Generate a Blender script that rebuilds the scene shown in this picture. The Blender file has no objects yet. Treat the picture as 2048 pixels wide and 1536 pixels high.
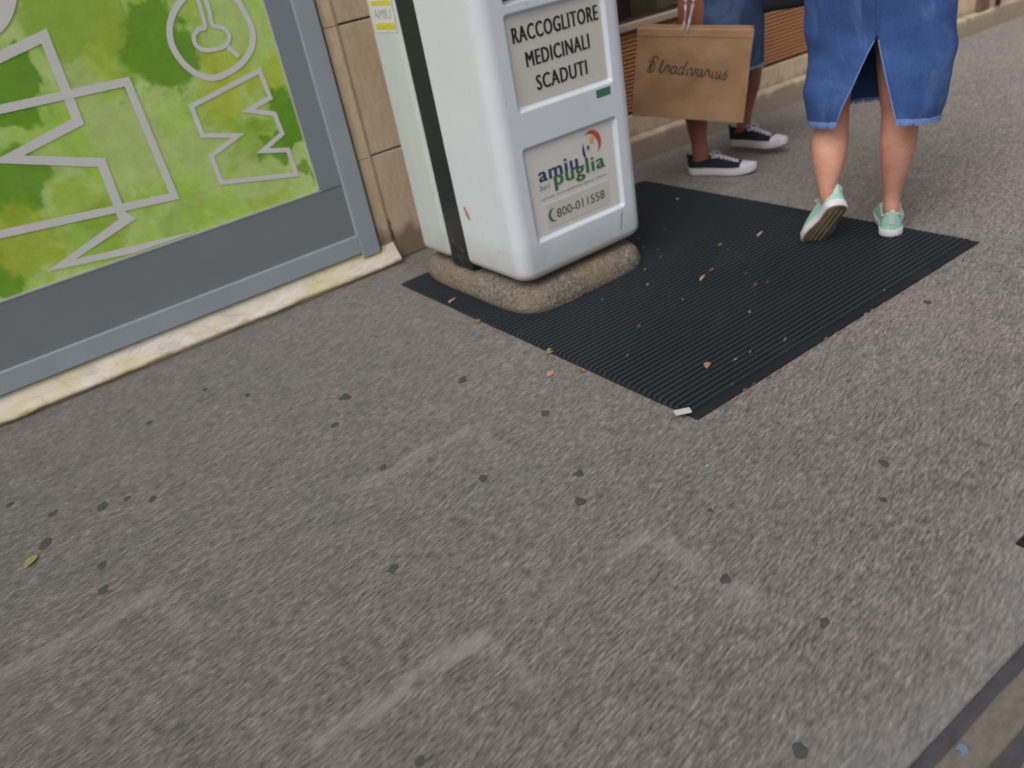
import bpy, bmesh, math, random
from math import sin, cos, pi, radians
from mathutils import Vector, Matrix, noise
random.seed(7)
D = bpy.data
SC = bpy.context.scene
COL = SC.collection

# ------------------------------------------------------------------ camera
cam_d = D.cameras.new('camera')
cam = D.objects.new('camera', cam_d); COL.objects.link(cam)
R = ((0.79269087, 0.41609754, -0.4455379), (-0.58470073, 0.31209559, -0.74881333), (-0.17252897, 0.85408382, 0.49068786))
m = Matrix.Identity(4)
for i in range(3):
    for j in range(3):
        m[i][j] = R[i][j]
m.translation = (0, 0, 1.1)
cam.matrix_world = m
cam_d.sensor_width = 36
cam_d.lens = 1647.77 / 2048 * 36
cam_d.clip_end = 300
cam_d.clip_start = 0.05
cam_d.dof.use_dof = True
cam_d.dof.focus_distance = 1.65
cam_d.dof.aperture_fstop = 3.2
SC.camera = cam

# ------------------------------------------------------------------ world + sun (overcast)
SUN_EL, SUN_AZ = radians(52), radians(205)   # azimuth of the light source, seen from +X counter-clockwise
w = D.worlds.new('World'); SC.world = w; w.use_nodes = True
nt = w.node_tree; nt.nodes.clear()
sky = nt.nodes.new('ShaderNodeTexSky'); sky.sky_type = 'NISHITA'; sky.sun_disc = False
sky.sun_elevation = SUN_EL; sky.sun_rotation = pi / 2 - SUN_AZ
sky.dust_density = 4.0; sky.ozone_density = 1.0; sky.air_density = 1.0
hs = nt.nodes.new('ShaderNodeHueSaturation'); hs.inputs['Saturation'].default_value = 0.28
bg = nt.nodes.new('ShaderNodeBackground'); bg.inputs['Strength'].default_value = 0.10
wo = nt.nodes.new('ShaderNodeOutputWorld')
nt.links.new(sky.outputs[0], hs.inputs['Color']); nt.links.new(hs.outputs[0], bg.inputs['Color']); nt.links.new(bg.outputs[0], wo.inputs['Surface'])
sd = D.lights.new('sun', 'SUN'); sd.energy = 0.9; sd.angle = radians(45); sd.color = (1.0, 0.97, 0.93)
so = D.objects.new('sun', sd); COL.objects.link(so)
sv = Vector((cos(SUN_EL) * cos(SUN_AZ), cos(SUN_EL) * sin(SUN_AZ), sin(SUN_EL)))
so.rotation_euler = sv.to_track_quat('Z', 'Y').to_euler(); so.location = sv * 20
SC.view_settings.view_transform = 'Standard'; SC.view_settings.look = 'None'
SC.view_settings.gamma = 1; SC.view_settings.exposure = 0.22

# ------------------------------------------------------------------ helpers
def lin(r, g, b):
    f = lambda c: (c / 255 / 12.92) if c <= 10 else ((c / 255 + 0.055) / 1.055) ** 2.4
    return (f(r), f(g), f(b), 1)

class N:
    """tiny node-graph builder"""
    def __init__(s, name):
        s.m = D.materials.new(name); s.m.use_nodes = True
        s.t = s.m.node_tree; s.t.nodes.clear()
        s.out = s.t.nodes.new('ShaderNodeOutputMaterial')
        s.p = s.t.nodes.new('ShaderNodeBsdfPrincipled')
        s.t.links.new(s.p.outputs[0], s.out.inputs[0])
        s.geo = s.t.nodes.new('ShaderNodeNewGeometry'); s.tc = s.t.nodes.new('ShaderNodeTexCoord')
    def set(s, sock, v):
        if hasattr(v, 'is_linked') or isinstance(v, bpy.types.NodeSocket): s.t.links.new(v, sock)
        else: sock.default_value = v
    def pin(s, k, v): s.set(s.p.inputs[k], v)
    @property
    def pos(s): return s.geo.outputs['Position']
    @property
    def obj(s): return s.tc.outputs['Object']
    def mapping(s, vec, scale=(1, 1, 1), rot=(0, 0, 0), loc=(0, 0, 0)):
        n = s.t.nodes.new('ShaderNodeMapping'); s.set(n.inputs['Vector'], vec)
        n.inputs['Scale'].default_value = scale; n.inputs['Rotation'].default_value = rot; n.inputs['Location'].default_value = loc
        return n.outputs[0]
    def noise(s, vec, scale, detail=3, rough=0.55, dist=0.0, col=False):
        n = s.t.nodes.new('ShaderNodeTexNoise'); s.set(n.inputs['Vector'], vec)
        n.inputs['Scale'].default_value = scale; n.inputs['Detail'].default_value = detail
        n.inputs['Roughness'].default_value = rough; n.inputs['Distortion'].default_value = dist
        return n.outputs['Color' if col else 'Fac']
    def vor(s, vec, scale, out='Color', feat='F1'):
        n = s.t.nodes.new('ShaderNodeTexVoronoi'); n.feature = feat; s.set(n.inputs['Vector'], vec)
        n.inputs['Scale'].default_value = scale
        return n.outputs[out]
    def ramp(s, fac, stops, interp='LINEAR'):
        n = s.t.nodes.new('ShaderNodeValToRGB'); s.set(n.inputs[0], fac); cr = n.color_ramp; cr.interpolation = interp
        while len(cr.elements) < len(stops): cr.elements.new(0.5)
        for e, (p, c) in zip(cr.elements, stops):
            e.position = p; e.color = c if hasattr(c, '__len__') else (c, c, c, 1)
        return n.outputs[0]
    def mix(s, fac, a, b, mode='MIX'):
        n = s.t.nodes.new('ShaderNodeMix'); n.data_type = 'RGBA'; n.blend_type = mode
        s.set(n.inputs[0], fac); s.set(n.inputs[6], a); s.set(n.inputs[7], b)
        return n.outputs[2]
    def math(s, op, a, b=0.0, clamp=False):
        n = s.t.nodes.new('ShaderNodeMath'); n.operation = op; n.use_clamp = clamp
        s.set(n.inputs[0], a); s.set(n.inputs[1], b)
        return n.outputs[0]
    def vmath(s, op, a, b):
        n = s.t.nodes.new('ShaderNodeVectorMath'); n.operation = op
        s.set(n.inputs[0], a); s.set(n.inputs[1], b)
        return n.outputs['Value' if op in ('DISTANCE', 'LENGTH', 'DOT_PRODUCT') else 'Vector']
    def sep(s, v):
        n = s.t.nodes.new('ShaderNodeSeparateXYZ'); s.set(n.inputs[0], v); return n.outputs
    def bump(s, h, strength=0.3, dist=0.01):
        n = s.t.nodes.new('ShaderNodeBump'); s.set(n.inputs['Height'], h)
        n.inputs['Strength'].default_value = strength; n.inputs['Distance'].default_value = dist
        s.t.links.new(n.outputs[0], s.p.inputs['Normal'])

def simple(name, c, rough=0.6, var=0.12, scale=20, bump=0.0, bscale=200, metal=0.0, spec=0.5, coords='pos', stretch=(1, 1, 1)):
    n = N(name)
    v = n.mapping(getattr(n, coords), stretch)
    a = n.noise(v, scale, 5, 0.6)
    k = n.ramp(a, [(0.25, 1 - var), (0.75, 1 + var)])
    n.pin('Base Color', n.mix(1.0, c, k, 'MULTIPLY'))
    n.pin('Roughness', rough); n.pin('Metallic', metal); n.pin('Specular IOR Level', spec)
    if bump: n.bump(n.noise(v, bscale, 3), bump, 0.004)
    return n.m

def link(name, me, mat, parent=None, smooth=None):
    o = D.objects.new(name, me); COL.objects.link(o)
    if mat is not None:
        me.materials.clear()
        for mm in (mat if isinstance(mat, (list, tuple)) else [mat]): me.materials.append(mm)
    if parent: o.parent = parent
    if smooth is not None:
        me.polygons.foreach_set('use_smooth', [True] * len(me.polygons))
        if smooth < 180:
            try: me.set_sharp_from_angle(angle=radians(smooth))
            except Exception: pass
    return o
def build(name, bm, mat, parent=None, smooth=None):
    me = D.meshes.new(name); bmesh.ops.recalc_face_normals(bm, faces=bm.faces); bm.to_mesh(me); bm.free()
    return link(name, me, mat, parent, smooth)
def tag(o, label=None, cat=None, group=None, kind=None):
    if label: o['label'] = label
    if cat: o['category'] = cat
    if group: o['group'] = group
    if kind: o['kind'] = kind
    return o
def empty(name, loc=(0, 0, 0), rz=0.0):
    o = D.objects.new(name, None); COL.objects.link(o); o.location = loc; o.rotation_euler = (0, 0, rz); o.empty_display_size = 0.1
    return o
def box(bm, lo, hi, bev=0.0, seg=2):
    b2 = bmesh.new(); bmesh.ops.create_cube(b2, size=1)
    for v in b2.verts: v.co = Vector([(lo[i] + hi[i]) / 2 + v.co[i] * (hi[i] - lo[i]) for i in range(3)])
    if bev: bmesh.ops.bevel(b2, geom=b2.edges[:], offset=bev, segments=seg, affect='EDGES', profile=0.6)
    me = D.meshes.new('t'); b2.to_mesh(me); b2.free(); bm.from_mesh(me); D.meshes.remove(me)
def prism(bm, pts, axis, a, b):
    """polygon pts in the other two axes extruded from a to b along axis"""
    def P(p, t):
        return {0: (t, p[0], p[1]), 1: (p[0], t, p[1]), 2: (p[0], p[1], t)}[axis]
    va = [bm.verts.new(P(p, a)) for p in pts]; vb = [bm.verts.new(P(p, b)) for p in pts]
    bm.faces.new(va); bm.faces.new(vb[::-1])
    for i in range(len(pts)):
        j = (i + 1) % len(pts); bm.faces.new((va[i], va[j], vb[j], vb[i]))
def catmull(pts, n=6):
    """pts: list of tuples of floats; smooth interpolation"""
    out = []
    P = [pts[0]] + list(pts) + [pts[-1]]
    for i in range(1, len(P) - 2):
        for k in range(n):
            t = k / n
            out.append(tuple(0.5 * ((2 * b) + (-a + c) * t + (2 * a - 5 * b + 4 * c - d) * t * t + (-a + 3 * b - 3 * c + d) * t ** 3)
                             for a, b, c, d in zip(P[i - 1], P[i], P[i + 1], P[i + 2])))
    out.append(tuple(pts[-1]))
    return out
def limb(bm, pts, ref=(1, 0, 0), n=6, seg=20, cap=True, power=2.0):
    """pts: (x,y,z,r_side,r_front) along a path; elliptic rings across the path, side axis kept near ref"""
    ps = catmull(pts, n) if n > 1 else list(pts)
    C = [Vector(p[:3]) for p in ps]; rings = []
    def ring(c, t, rs, rf):
        s = Vector(ref); s = (s - t * s.dot(t)).normalized(); f = t.cross(s).normalized()
        vs = []
        for k in range(seg):
            a = 2 * pi * k / seg; ca, sa = cos(a), sin(a)
            e = 2 / power
            vs.append(bm.verts.new(c + s * (rs * math.copysign(abs(ca) ** e, ca)) + f * (rf * math.copysign(abs(sa) ** e, sa))))
        return vs
    for i, c in enumerate(C):
        t = (C[min(i + 1, len(C) - 1)] - C[max(i - 1, 0)]).normalized()
        rs, rf = max(ps[i][3], 1e-4), max(ps[i][4], 1e-4)
        if i == 0 and cap:
            for q in (0.92, 0.6): rings.append(ring(c - t * min(rs, rf) * q, t, rs * math.sqrt(1 - q * q), rf * math.sqrt(1 - q * q)))
        rings.append(ring(c, t, rs, rf))
        if i == len(C) - 1 and cap:
            for q in (0.6, 0.92): rings.append(ring(c + t * min(rs, rf) * q, t, rs * math.sqrt(1 - q * q), rf * math.sqrt(1 - q * q)))
    for a, b in zip(rings, rings[1:]):
        for k in range(seg):
            j = (k + 1) % seg; bm.faces.new((a[k], a[j], b[j], b[k]))
    bm.faces.new(rings[0][::-1]); bm.faces.new(rings[-1])
def fuse(bm, voxel=0.006, smooth=3):
    """one continuous skin over everything in bm"""
    me = D.meshes.new('t'); bmesh.ops.recalc_face_normals(bm, faces=bm.faces); bm.to_mesh(me); bm.free()
    o = D.objects.new('t', me); COL.objects.link(o)
    r = o.modifiers.new('r', 'REMESH'); r.mode = 'VOXEL'; r.voxel_size = voxel
    s = o.modifiers.new('s', 'SMOOTH'); s.iterations = smooth; s.factor = 0.5
    dg = bpy.context.evaluated_depsgraph_get(); dg.update()
    out = D.meshes.new_from_object(o.evaluated_get(dg))
    D.objects.remove(o); D.meshes.remove(me)
    return out
def text_mesh(s, size, offset=0.0, extrude=0.0004, shear=0.0, align='LEFT', spacing=1.0):
    c = D.curves.new('t', 'FONT'); c.body = s; c.size = size; c.offset = offset; c.extrude = extrude; c.shear = shear
    c.align_x = align; c.space_character = spacing; c.resolution_u = 3
    o = D.objects.new('t', c); COL.objects.link(o)
    dg = bpy.context.evaluated_depsgraph_get(); dg.update()
    me = D.meshes.new_from_object(o.evaluated_get(dg))
    D.objects.remove(o); D.curves.remove(c)
    return me
def text_fit(name, s, mat, parent, origin, xdir, zdir, w, h, offset=0.0, shear=0.0, bold=0.0, spacing=1.0):
    """text laid on a surface: box of width w and height h whose lower left corner is origin"""
    me = text_mesh(s, 1.0, offset, 0.0, shear, spacing=1.12 if bold else 1.0)
    xs = [v.co.x for v in me.vertices]; ys = [v.co.y for v in me.vertices]
    x0, x1, y0, y1 = min(xs), max(xs), min(ys), max(ys)
    X, Z, O = Vector(xdir), Vector(zdir), Vector(origin)
    for v in me.vertices:
        v.co = O + X * ((v.co.x - x0) / (x1 - x0) * w) + Z * ((v.co.y - y0) / (y1 - y0) * h)
    if bold:      # heavier strokes: the same outline laid again a hair to each side
        bm = bmesh.new(); nrm = X.cross(Z).normalized()
        for k, sh in enumerate((0, -1, 1, -0.5, 0.5)):
            m2 = me.copy(); m2.transform(Matrix.Translation(X * (sh * bold) + nrm * (k * 0.00006))); bm.from_mesh(m2); D.meshes.remove(m2)
        bm.to_mesh(me); bm.free()
    return link(name, me, mat, parent)
def ribbon(bm, pts, width, y, closed=False, M=None):
    """flat mitred line of constant width in an x,z plane at depth y"""
    P = [Vector(p) for p in pts]; n = len(P); L = []; Rr = []
    for i in range(n):
        a = P[i - 1] if (i or closed) else None; b = P[(i + 1) % n] if (i < n - 1 or closed) else None
        d1 = (P[i] - a).normalized() if a is not None else (b - P[i]).normalized()
        d2 = (b - P[i]).normalized() if b is not None else d1
        n1 = Vector((-d1.y, d1.x)); n2 = Vector((-d2.y, d2.x)); mm = (n1 + n2)
        mm = mm.normalized() if mm.length > 1e-6 else n1
        k = min(1 / max(mm.dot(n1), 0.2), 3.2)
        L.append(P[i] + mm * k * width / 2); Rr.append(P[i] - mm * k * width / 2)
    T = (lambda q: (q.x, y, q.y)) if M is None else (lambda q: M(q.x, q.y))
    vl = [bm.verts.new(T(q)) for q in L]; vr = [bm.verts.new(T(q)) for q in Rr]
    for i in range(n if closed else n - 1):
        j = (i + 1) % n; bm.faces.new((vl[i], vl[j], vr[j], vr[i]))

# ------------------------------------------------------------------ materials
def pavement_mat():
    n = N('trodden_aggregate')
    v = n.mapping(n.pos, (1, 1, 1), (0, 0, radians(-12)))
    st = n.mapping(v, (0.25, 1.0, 1))
    g1 = n.noise(st, 185, 3, 0.64)
    g2 = n.noise(st, 55, 3, 0.6)
    g3 = n.vor(st, 190, 'Color')
    big = n.noise(n.pos, 1.3, 4, 0.6, 0.6)
    mid = n.noise(n.pos, 7, 4, 0.6)
    tint = n.ramp(big, [(0.3, lin(116, 112, 107)), (0.5, lin(120, 114, 109)), (0.68, lin(124, 116, 112))])
    c = n.mix(1.0, tint, n.ramp(g1, [(0.27, 0.36), (0.5, 1.0), (0.74, 1.8)]), 'MULTIPLY')
    c = n.mix(1.0, c, n.ramp(g2, [(0.3, 0.76), (0.7, 1.24)]), 'MULTIPLY')
    c = n.mix(0.22, c, n.mix(1.0, c, n.mix(0.93, g3, n.ramp(n.vmath('DOT_PRODUCT', g3, (0.33, 0.33, 0.33)), [(0, 0.3), (1, 1.9)])), 'MULTIPLY'))
    c = n.mix(1.0, c, n.ramp(mid, [(0.3, 0.93), (0.7, 1.07)]), 'MULTIPLY')
    # pale worn joints between the slabs, on a grid of 0.6 m
    x, y, z = n.sep(n.mapping(n.vmath('ADD', n.pos, n.vmath('MULTIPLY', n.noise(n.pos, 9, 2, col=True), (0.02, 0.02, 0))), (1, 1, 1)))
    def grid(c_, off):
        f = n.math('FRACT', n.math('DIVIDE', n.math('ADD', c_, 60 - off), 0.6))
        return n.math('ABSOLUTE', n.math('SUBTRACT', f, 0.5))
    jx = n.ramp(grid(x, 0.5), [(0.0, 0.55), (0.012, 0.3), (0.028, 0)]); jy = n.ramp(grid(y, 0.7), [(0.0, 1), (0.012, 0.6), (0.034, 0)])
    jm = n.math('MULTIPLY', n.math('MAXIMUM', jx, jy), n.ramp(n.noise(n.pos, 2.3, 3), [(0.52, 0), (0.72, 0.3)]))
    c = n.mix(jm, c, lin(165, 158, 150))
    # pale worn strokes left where old slab edges show through
    wp = n.vmath('ADD', n.pos, n.vmath('MULTIPLY', n.vmath('SUBTRACT', n.noise(n.pos, 11, 3, col=True), (0.5, 0.5, 0.5)), (0.05, 0.04, 0)))
    wx, wy, wz = n.sep(wp); acc = None
    for x0_, x1_, y0_, y1_, al in ((.10, .43, .985, 1.01, 1), (.42, .435, .84, 1.0, .55), (.45, .80, 1.575, 1.60, .8), (.79, .81, 1.45, 1.59, .4), (-.50, .01, 1.59, 1.62, .8), (.0, .02, 1.44, 1.60, .45),
                                 (.58, .81, .965, .985, .7), (.805, .83, .70, .97, .7), (1.55, 1.95, .985, 1.0, .4), (.10, .14, .60, .98, .35), (1.25, 1.60, .55, .565, .4)):
        dx_ = n.math('SUBTRACT', n.math('ABSOLUTE', n.math('SUBTRACT', wx, (x0_ + x1_) / 2)), (x1_ - x0_) / 2)
        dy_ = n.math('SUBTRACT', n.math('ABSOLUTE', n.math('SUBTRACT', wy, (y0_ + y1_) / 2)), (y1_ - y0_) / 2)
        k_ = n.ramp(n.math('MAXIMUM', dx_, dy_), [(0.0, al), (0.016, 0)])
        acc = k_ if acc is None else n.math('MAXIMUM', acc, k_)
    c = n.mix(n.math('MULTIPLY', acc, n.ramp(n.noise(st, 30, 4), [(0.36, 0.05), (0.62, 0.6)])), c, lin(160, 155, 148))
    # grazing sky light further up the street, painted in as a paler colour
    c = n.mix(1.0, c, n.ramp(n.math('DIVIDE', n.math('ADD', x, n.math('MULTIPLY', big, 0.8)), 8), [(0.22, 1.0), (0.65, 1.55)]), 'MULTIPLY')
    # chalky dust along the kerb
    kd = n.math('MULTIPLY', n.ramp(y, [(0.40, 1), (0.56, 0)]), n.ramp(n.noise(n.pos, 5, 4), [(0.35, 0.1), (0.7, 0.5)]))
    c = n.mix(kd, c, lin(150, 150, 150))
    # soft dark dirt specks
    sp = n.ramp(n.vor(n.vmath('ADD', n.pos, n.vmath('MULTIPLY', n.noise(n.pos, 40, 2, col=True), (0.02, 0.02, 0))), 5.5, 'Distance'), [(0.03, 0.5), (0.075, 0.0)])
    c = n.mix(n.math('MULTIPLY', sp, n.ramp(n.noise(n.pos, 1.9, 1), [(0.5, 0), (0.58, 1)])), c, lin(60, 60, 62))
    c = n.mix(1.0, c, (0.875, 0.885, 0.905, 1), 'MULTIPLY')
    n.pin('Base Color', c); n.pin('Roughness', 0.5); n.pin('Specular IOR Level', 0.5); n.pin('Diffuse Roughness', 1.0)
    n.bump(n.math('ADD', g1, n.math('MULTIPLY', g2, 0.6)), 0.35, 0.004)
    return n.m
def kerb_mat():
    n = N('kerb_stone')
    y = n.sep(n.pos)[1]
    c = n.mix(n.noise(n.pos, 3, 5), lin(104, 98, 92), lin(128, 120, 112))
    c = n.mix(1.0, c, n.ramp(n.noise(n.mapping(n.pos, (0.4, 1, 1)), 120, 3), [(0.3, 0.8), (0.7, 1.15)]), 'MULTIPLY')
    n.pin('Base Color', c); n.pin('Roughness', 0.7); n.bump(n.noise(n.pos, 90, 3), 0.15, 0.003)
    return n.m
def poster_mat():
    n = N('watercolour_green_film')
    wob = n.vmath('MULTIPLY', n.vmath('SUBTRACT', n.noise(n.pos, 5.0, 4, 0.6, col=True), (0.5, 0.5, 0.5)), (0.34, 0, 0.34))
    q = n.vmath('ADD', n.pos, wob)
    c = n.mix(n.ramp(n.noise(n.pos, 4.0, 6, 0.65, 0.8), [(0.42, 0), (0.60, 1)]), lin(198, 220, 136), lin(172, 214, 88))
    c = n.mix(n.ramp(n.noise(n.vmath('ADD', n.pos, (4, 2, 9)), 3.0, 4, 0.6, 1.2), [(0.54, 0), (0.60, 0.7)]), c, lin(178, 202, 78))
    c = n.mix(n.ramp(n.noise(n.vmath('ADD', n.pos, (1, 7, 3)), 3.6, 5, 0.65, 1.0), [(0.59, 0), (0.63, 0.7)]), c, lin(140, 184, 66))
    deep, yel, mid, pale = lin(112, 162, 46), lin(190, 204, 68), lin(146, 184, 58), lin(194, 213, 136)
    B = [(.50, 1.04, .15, mid, .8), (.84, .60, .09, mid, .5), (.93, .96, .11, pale, .8), (.86, .79, .10, yel, .7), (.70, .93, .105, deep, .95), (.25, .90, .07, deep, .95),
         (.50, .72, .11, pale, .8), (.72, .62, .11, pale, .8), (.42, .90, .06, pale, .7), (.13, .66, .10, deep, .9), (1.03, .62, .085, deep, 1), (.96, .54, .055, deep, .9), (.02, .42, .07, deep, .9), (.50, .91, .05, yel, .5), (.88, .48, .06, pale, .8),
         (.45, .80, .06, pale, .7), (1.05, .39, .035, deep, .8), (.13, .52, .10, (0.42, 0.52, 0.05, 1), .8), (.60, .43, .08, (0.36, 0.60, 0.12, 1), .7), (.30, .46, .07, (0.34, 0.58, 0.09, 1), .6), (.56, 1.0, .07, (0.40, 0.52, 0.06, 1), .7), (1.03, .75, .05, yel, .8), (.80, .70, .05, (0.42, 0.55, 0.05, 1), .7), (.36, .52, .07, mid, .4), (-.35, .75, .2, deep, .9), (-.8, .5, .25, yel, .9), (-.7, 1.1, .25, deep, .8), (.3, 1.5, .25, deep, .8), (.9, 1.6, .2, yel, .8)]
    for bx, bz, r, col, a in B:
        d = n.vmath('DISTANCE', n.vmath('MULTIPLY', q, (1, 0, 1)), (bx, 0, bz))
        c = n.mix(n.ramp(n.math('DIVIDE', d, r * 1.6), [(0.58, a), (0.68, a * 0.25), (0.8, 0)]), c, col)
    c = n.mix(1.0, c, n.ramp(n.noise(n.pos, 14, 5, 0.7), [(0.3, 0.86), (0.7, 1.12)]), 'MULTIPLY')
    n.pin('Base Color', c); n.pin('Roughness', 0.35); n.pin('Specular IOR Level', 0.25)
    return n.m
def marble_mat():
    n = N('veined_marble_sill')
    v = n.mapping(n.pos, (0.7, 1.6, 1.6), (0, 0, radians(35)))
    a = n.noise(v, 7, 6, 0.65, 1.6)
    c = n.mix(n.ramp(a, [(0.35, 0), (0.6, 1)]), lin(206, 197, 184), lin(230, 222, 208))
    c = n.mix(n.ramp(n.noise(n.vmath('ADD', v, (3, 3, 3)), 4, 5, 0.6, 1.5), [(0.5, 0), (0.66, 0.9)]), c, lin(212, 200, 148))
    c = n.mix(n.ramp(n.noise(v, 5, 3, 0.5, 3.0), [(0.48, 0), (0.5, 0.45), (0.52, 0)]), c, lin(170, 162, 152))
    z = n.sep(n.pos)[2]
    edge = n.math('MULTIPLY', n.ramp(n.math('ADD', z, n.math('MULTIPLY', n.noise(n.pos, 25, 4), 0.016)), [(0.020, 1), (0.032, 0)]), 0.9)
    c = n.mix(edge, c, lin(122, 104, 72))
    n.pin('Base Color', c); n.pin('Roughness', 0.4); n.bump(n.noise(n.pos, 40, 4), 0.2, 0.004)
    return n.m
def stone_mat(name, c1, c2, dirt=lin(96, 82, 66)):
    n = N(name)
    c = n.mix(n.ramp(n.noise(n.mapping(n.pos, (1, 1, 0.45)), 6, 6, 0.65, 0.5), [(0.3, 0), (0.7, 1)]), c1, c2)
    c = n.mix(1.0, c, n.ramp(n.noise(n.mapping(n.pos, (1, 1, 0.3)), 60, 4, 0.7), [(0.3, 0.88), (0.7, 1.1)]), 'MULTIPLY')
    z = n.sep(n.pos)[2]
    d = n.math('MULTIPLY', n.ramp(n.math('SUBTRACT', z, n.math('MULTIPLY', n.noise(n.pos, 18, 4), 0.16)), [(0.0, 0.7), (0.07, 0.0)]), 1.0)
    c = n.mix(d, c, dirt)
    n.pin('Base Color', c); n.pin('Roughness', 0.8); n.bump(n.noise(n.mapping(n.pos, (1, 1, 0.6)), 55, 5, 0.7), 0.3, 0.004)
    return n.m
def mat_mat():
    n = N('black_rubber')
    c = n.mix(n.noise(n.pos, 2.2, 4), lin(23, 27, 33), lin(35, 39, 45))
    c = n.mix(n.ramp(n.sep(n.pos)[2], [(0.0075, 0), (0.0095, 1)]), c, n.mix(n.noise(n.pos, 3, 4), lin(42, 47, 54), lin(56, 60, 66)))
    dust = n.ramp(n.noise(n.mapping(n.pos, (1, 1, 1)), 6, 6, 0.7), [(0.5, 0), (0.8, 0.4)])
    c = n.mix(dust, c, lin(60, 62, 62))
    sp = n.ramp(n.noise(n.pos, 130, 2, 0.6), [(0.70, 0), (0.76, 0.6)])
    c = n.mix(n.math('MULTIPLY', sp, n.ramp(n.noise(n.pos, 5, 2), [(0.45, 0), (0.6, 1)])), c, lin(140, 136, 128))
    n.pin('Base Color', c); n.pin('Roughness', 0.55); n.pin('Specular IOR Level', 0.35)
    n.bump(n.noise(n.pos, 250, 2), 0.1, 0.002)
    return n.m
def concrete_base_mat():
    n = N('gravel_concrete')
    v = n.vor(n.obj, 150, 'Color'); s = n.vmath('DOT_PRODUCT', v, (0.33, 0.33, 0.33))
    c = n.ramp(s, [(0.1, lin(78, 73, 66)), (0.45, lin(118, 110, 100)), (0.75, lin(142, 132, 120)), (1, lin(178, 170, 160))])
    c = n.mix(n.ramp(n.noise(n.obj, 5, 3), [(0.4, 0), (0.7, 0.6)]), c, lin(140, 118, 88))
    n.pin('Base Color', c); n.pin('Roughness', 0.9)
    n.bump(n.vor(n.obj, 150, 'Distance'), 0.6, 0.005)
    return n.m
def white_plastic(name, c, dirt=0.12):
    n = N(name)
    g = n.ramp(n.noise(n.mapping(n.pos, (1, 1, 0.25)), 9, 6, 0.65), [(0.35, 1 - dirt), (0.65, 1.0)])
    cc = n.mix(1.0, c, g, 'MULTIPLY')
    sc = n.ramp(n.noise(n.mapping(n.pos, (3, 3, 0.6), (0.3, 0.4, 0)), 30, 2), [(0.735, 0), (0.76, 0.45)])
    cc = n.mix(sc, cc, lin(120, 118, 122))
    z = n.sep(n.pos)[2]
    low = n.ramp(n.math('SUBTRACT', z, n.math('MULTIPLY', n.noise(n.pos, 14, 4), 0.12)), [(0.08, 0.35), (0.17, 0.0)])
    cc = n.mix(low, cc, lin(150, 142, 132))
    n.pin('Base Color', cc); n.pin('Roughness', 0.38); n.pin('Specular IOR Level', 0.45)
    n.bump(n.noise(n.pos, 300, 2), 0.06, 0.002)
    return n.m
def denim(name, c1, c2, light):
    n = N(name)
    tw = n.math('ABSOLUTE', n.math('SINE', n.math('MULTIPLY', n.vmath('DOT_PRODUCT', n.obj, (0.6, 0.6, 0.55)), 2400)))
    c = n.mix(n.ramp(n.noise(n.mapping(n.obj, (1, 1, 0.6)), 6, 5, 0.6, 0.6), [(0.3, 0), (0.75, 1)]), c1, c2)
    wh = n.ramp(n.noise(n.mapping(n.obj, (7, 2, 3), (0, radians(38), 0)), 1.6, 4, 0.6, 0.8), [(0.52, 0), (0.70, 0.55)])
    c = n.mix(wh, c, light)
    c = n.mix(n.ramp(n.noise(n.mapping(n.obj, (6, 2, 3), (0, radians(-35), 0)), 2.1, 4, 0.6, 0.8), [(0.55, 0), (0.68, 0.5)]), c, c1)
    c = n.mix(n.math('MULTIPLY', n.noise(n.obj, 160, 3, 0.7), 0.35), c, light)
    n.pin('Base Color', c); n.pin('Roughness', 0.85); n.pin('Specular IOR Level', 0.15)
    n.bump(n.noise(n.obj, 420, 2), 0.25, 0.002)
    return n.m
def skin_mat(name, c1, c2):
    n = N(name)
    c = n.mix(n.ramp(n.noise(n.obj, 14, 4), [(0.3, 0), (0.7, 1)]), c1, c2)
    c = n.mix(1.0, c, n.ramp(n.noise(n.obj, 180, 3), [(0.3, 0.95), (0.7, 1.05)]), 'MULTIPLY')
    n.pin('Base Color', c); n.pin('Roughness', 0.5); n.pin('Subsurface Weight', 0.12); n.pin('Subsurface Radius', (0.02, 0.008, 0.004)); n.pin('Specular IOR Level', 0.35)
    return n.m
def wood_mat():
    n = N('brown_stained_slats')
    c = n.mix(n.noise(n.mapping(n.pos, (0.8, 4, 6)), 4, 5, 0.6, 0.4), lin(160, 106, 66), lin(192, 134, 88))
    n.pin('Base Color', c); n.pin('Roughness', 0.5)
    return n.m
def paper_mat():
    n = N('kraft_paper')
    c = n.mix(n.noise(n.obj, 9, 4), lin(154, 118, 86), lin(178, 140, 104))
    c = n.mix(1.0, c, n.ramp(n.noise(n.mapping(n.obj, (1, 1, 40)), 12, 3), [(0.3, 0.94), (0.7, 1.05)]), 'MULTIPLY')
    n.pin('Base Color', c); n.pin('Roughness', 0.75); n.bump(n.noise(n.obj, 16, 4, 0.6, 0.6), 0.35, 0.01)
    return n.m
M = {}
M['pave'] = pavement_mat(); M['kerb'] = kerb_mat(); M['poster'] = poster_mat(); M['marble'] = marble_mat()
M['stone'] = stone_mat('beige_limestone', lin(222, 194, 168), lin(204, 178, 150))
M['stone_edge'] = stone_mat('pale_limestone_edge', lin(226, 202, 172), lin(210, 184, 154))
M['plinth'] = stone_mat('cream_plinth_stone', lin(236, 214, 186), lin(222, 200, 170), lin(140, 124, 106))
M['asphalt'] = simple('asphalt', (0.055, 0.055, 0.058, 1), 0.9, 0.25, 90, 0.5, 160)
M['joint'] = simple('dark_joint', lin(72, 70, 74), 0.9, 0.3, 60, 0.3, 160, stretch=(0.4, 1, 1))
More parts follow.
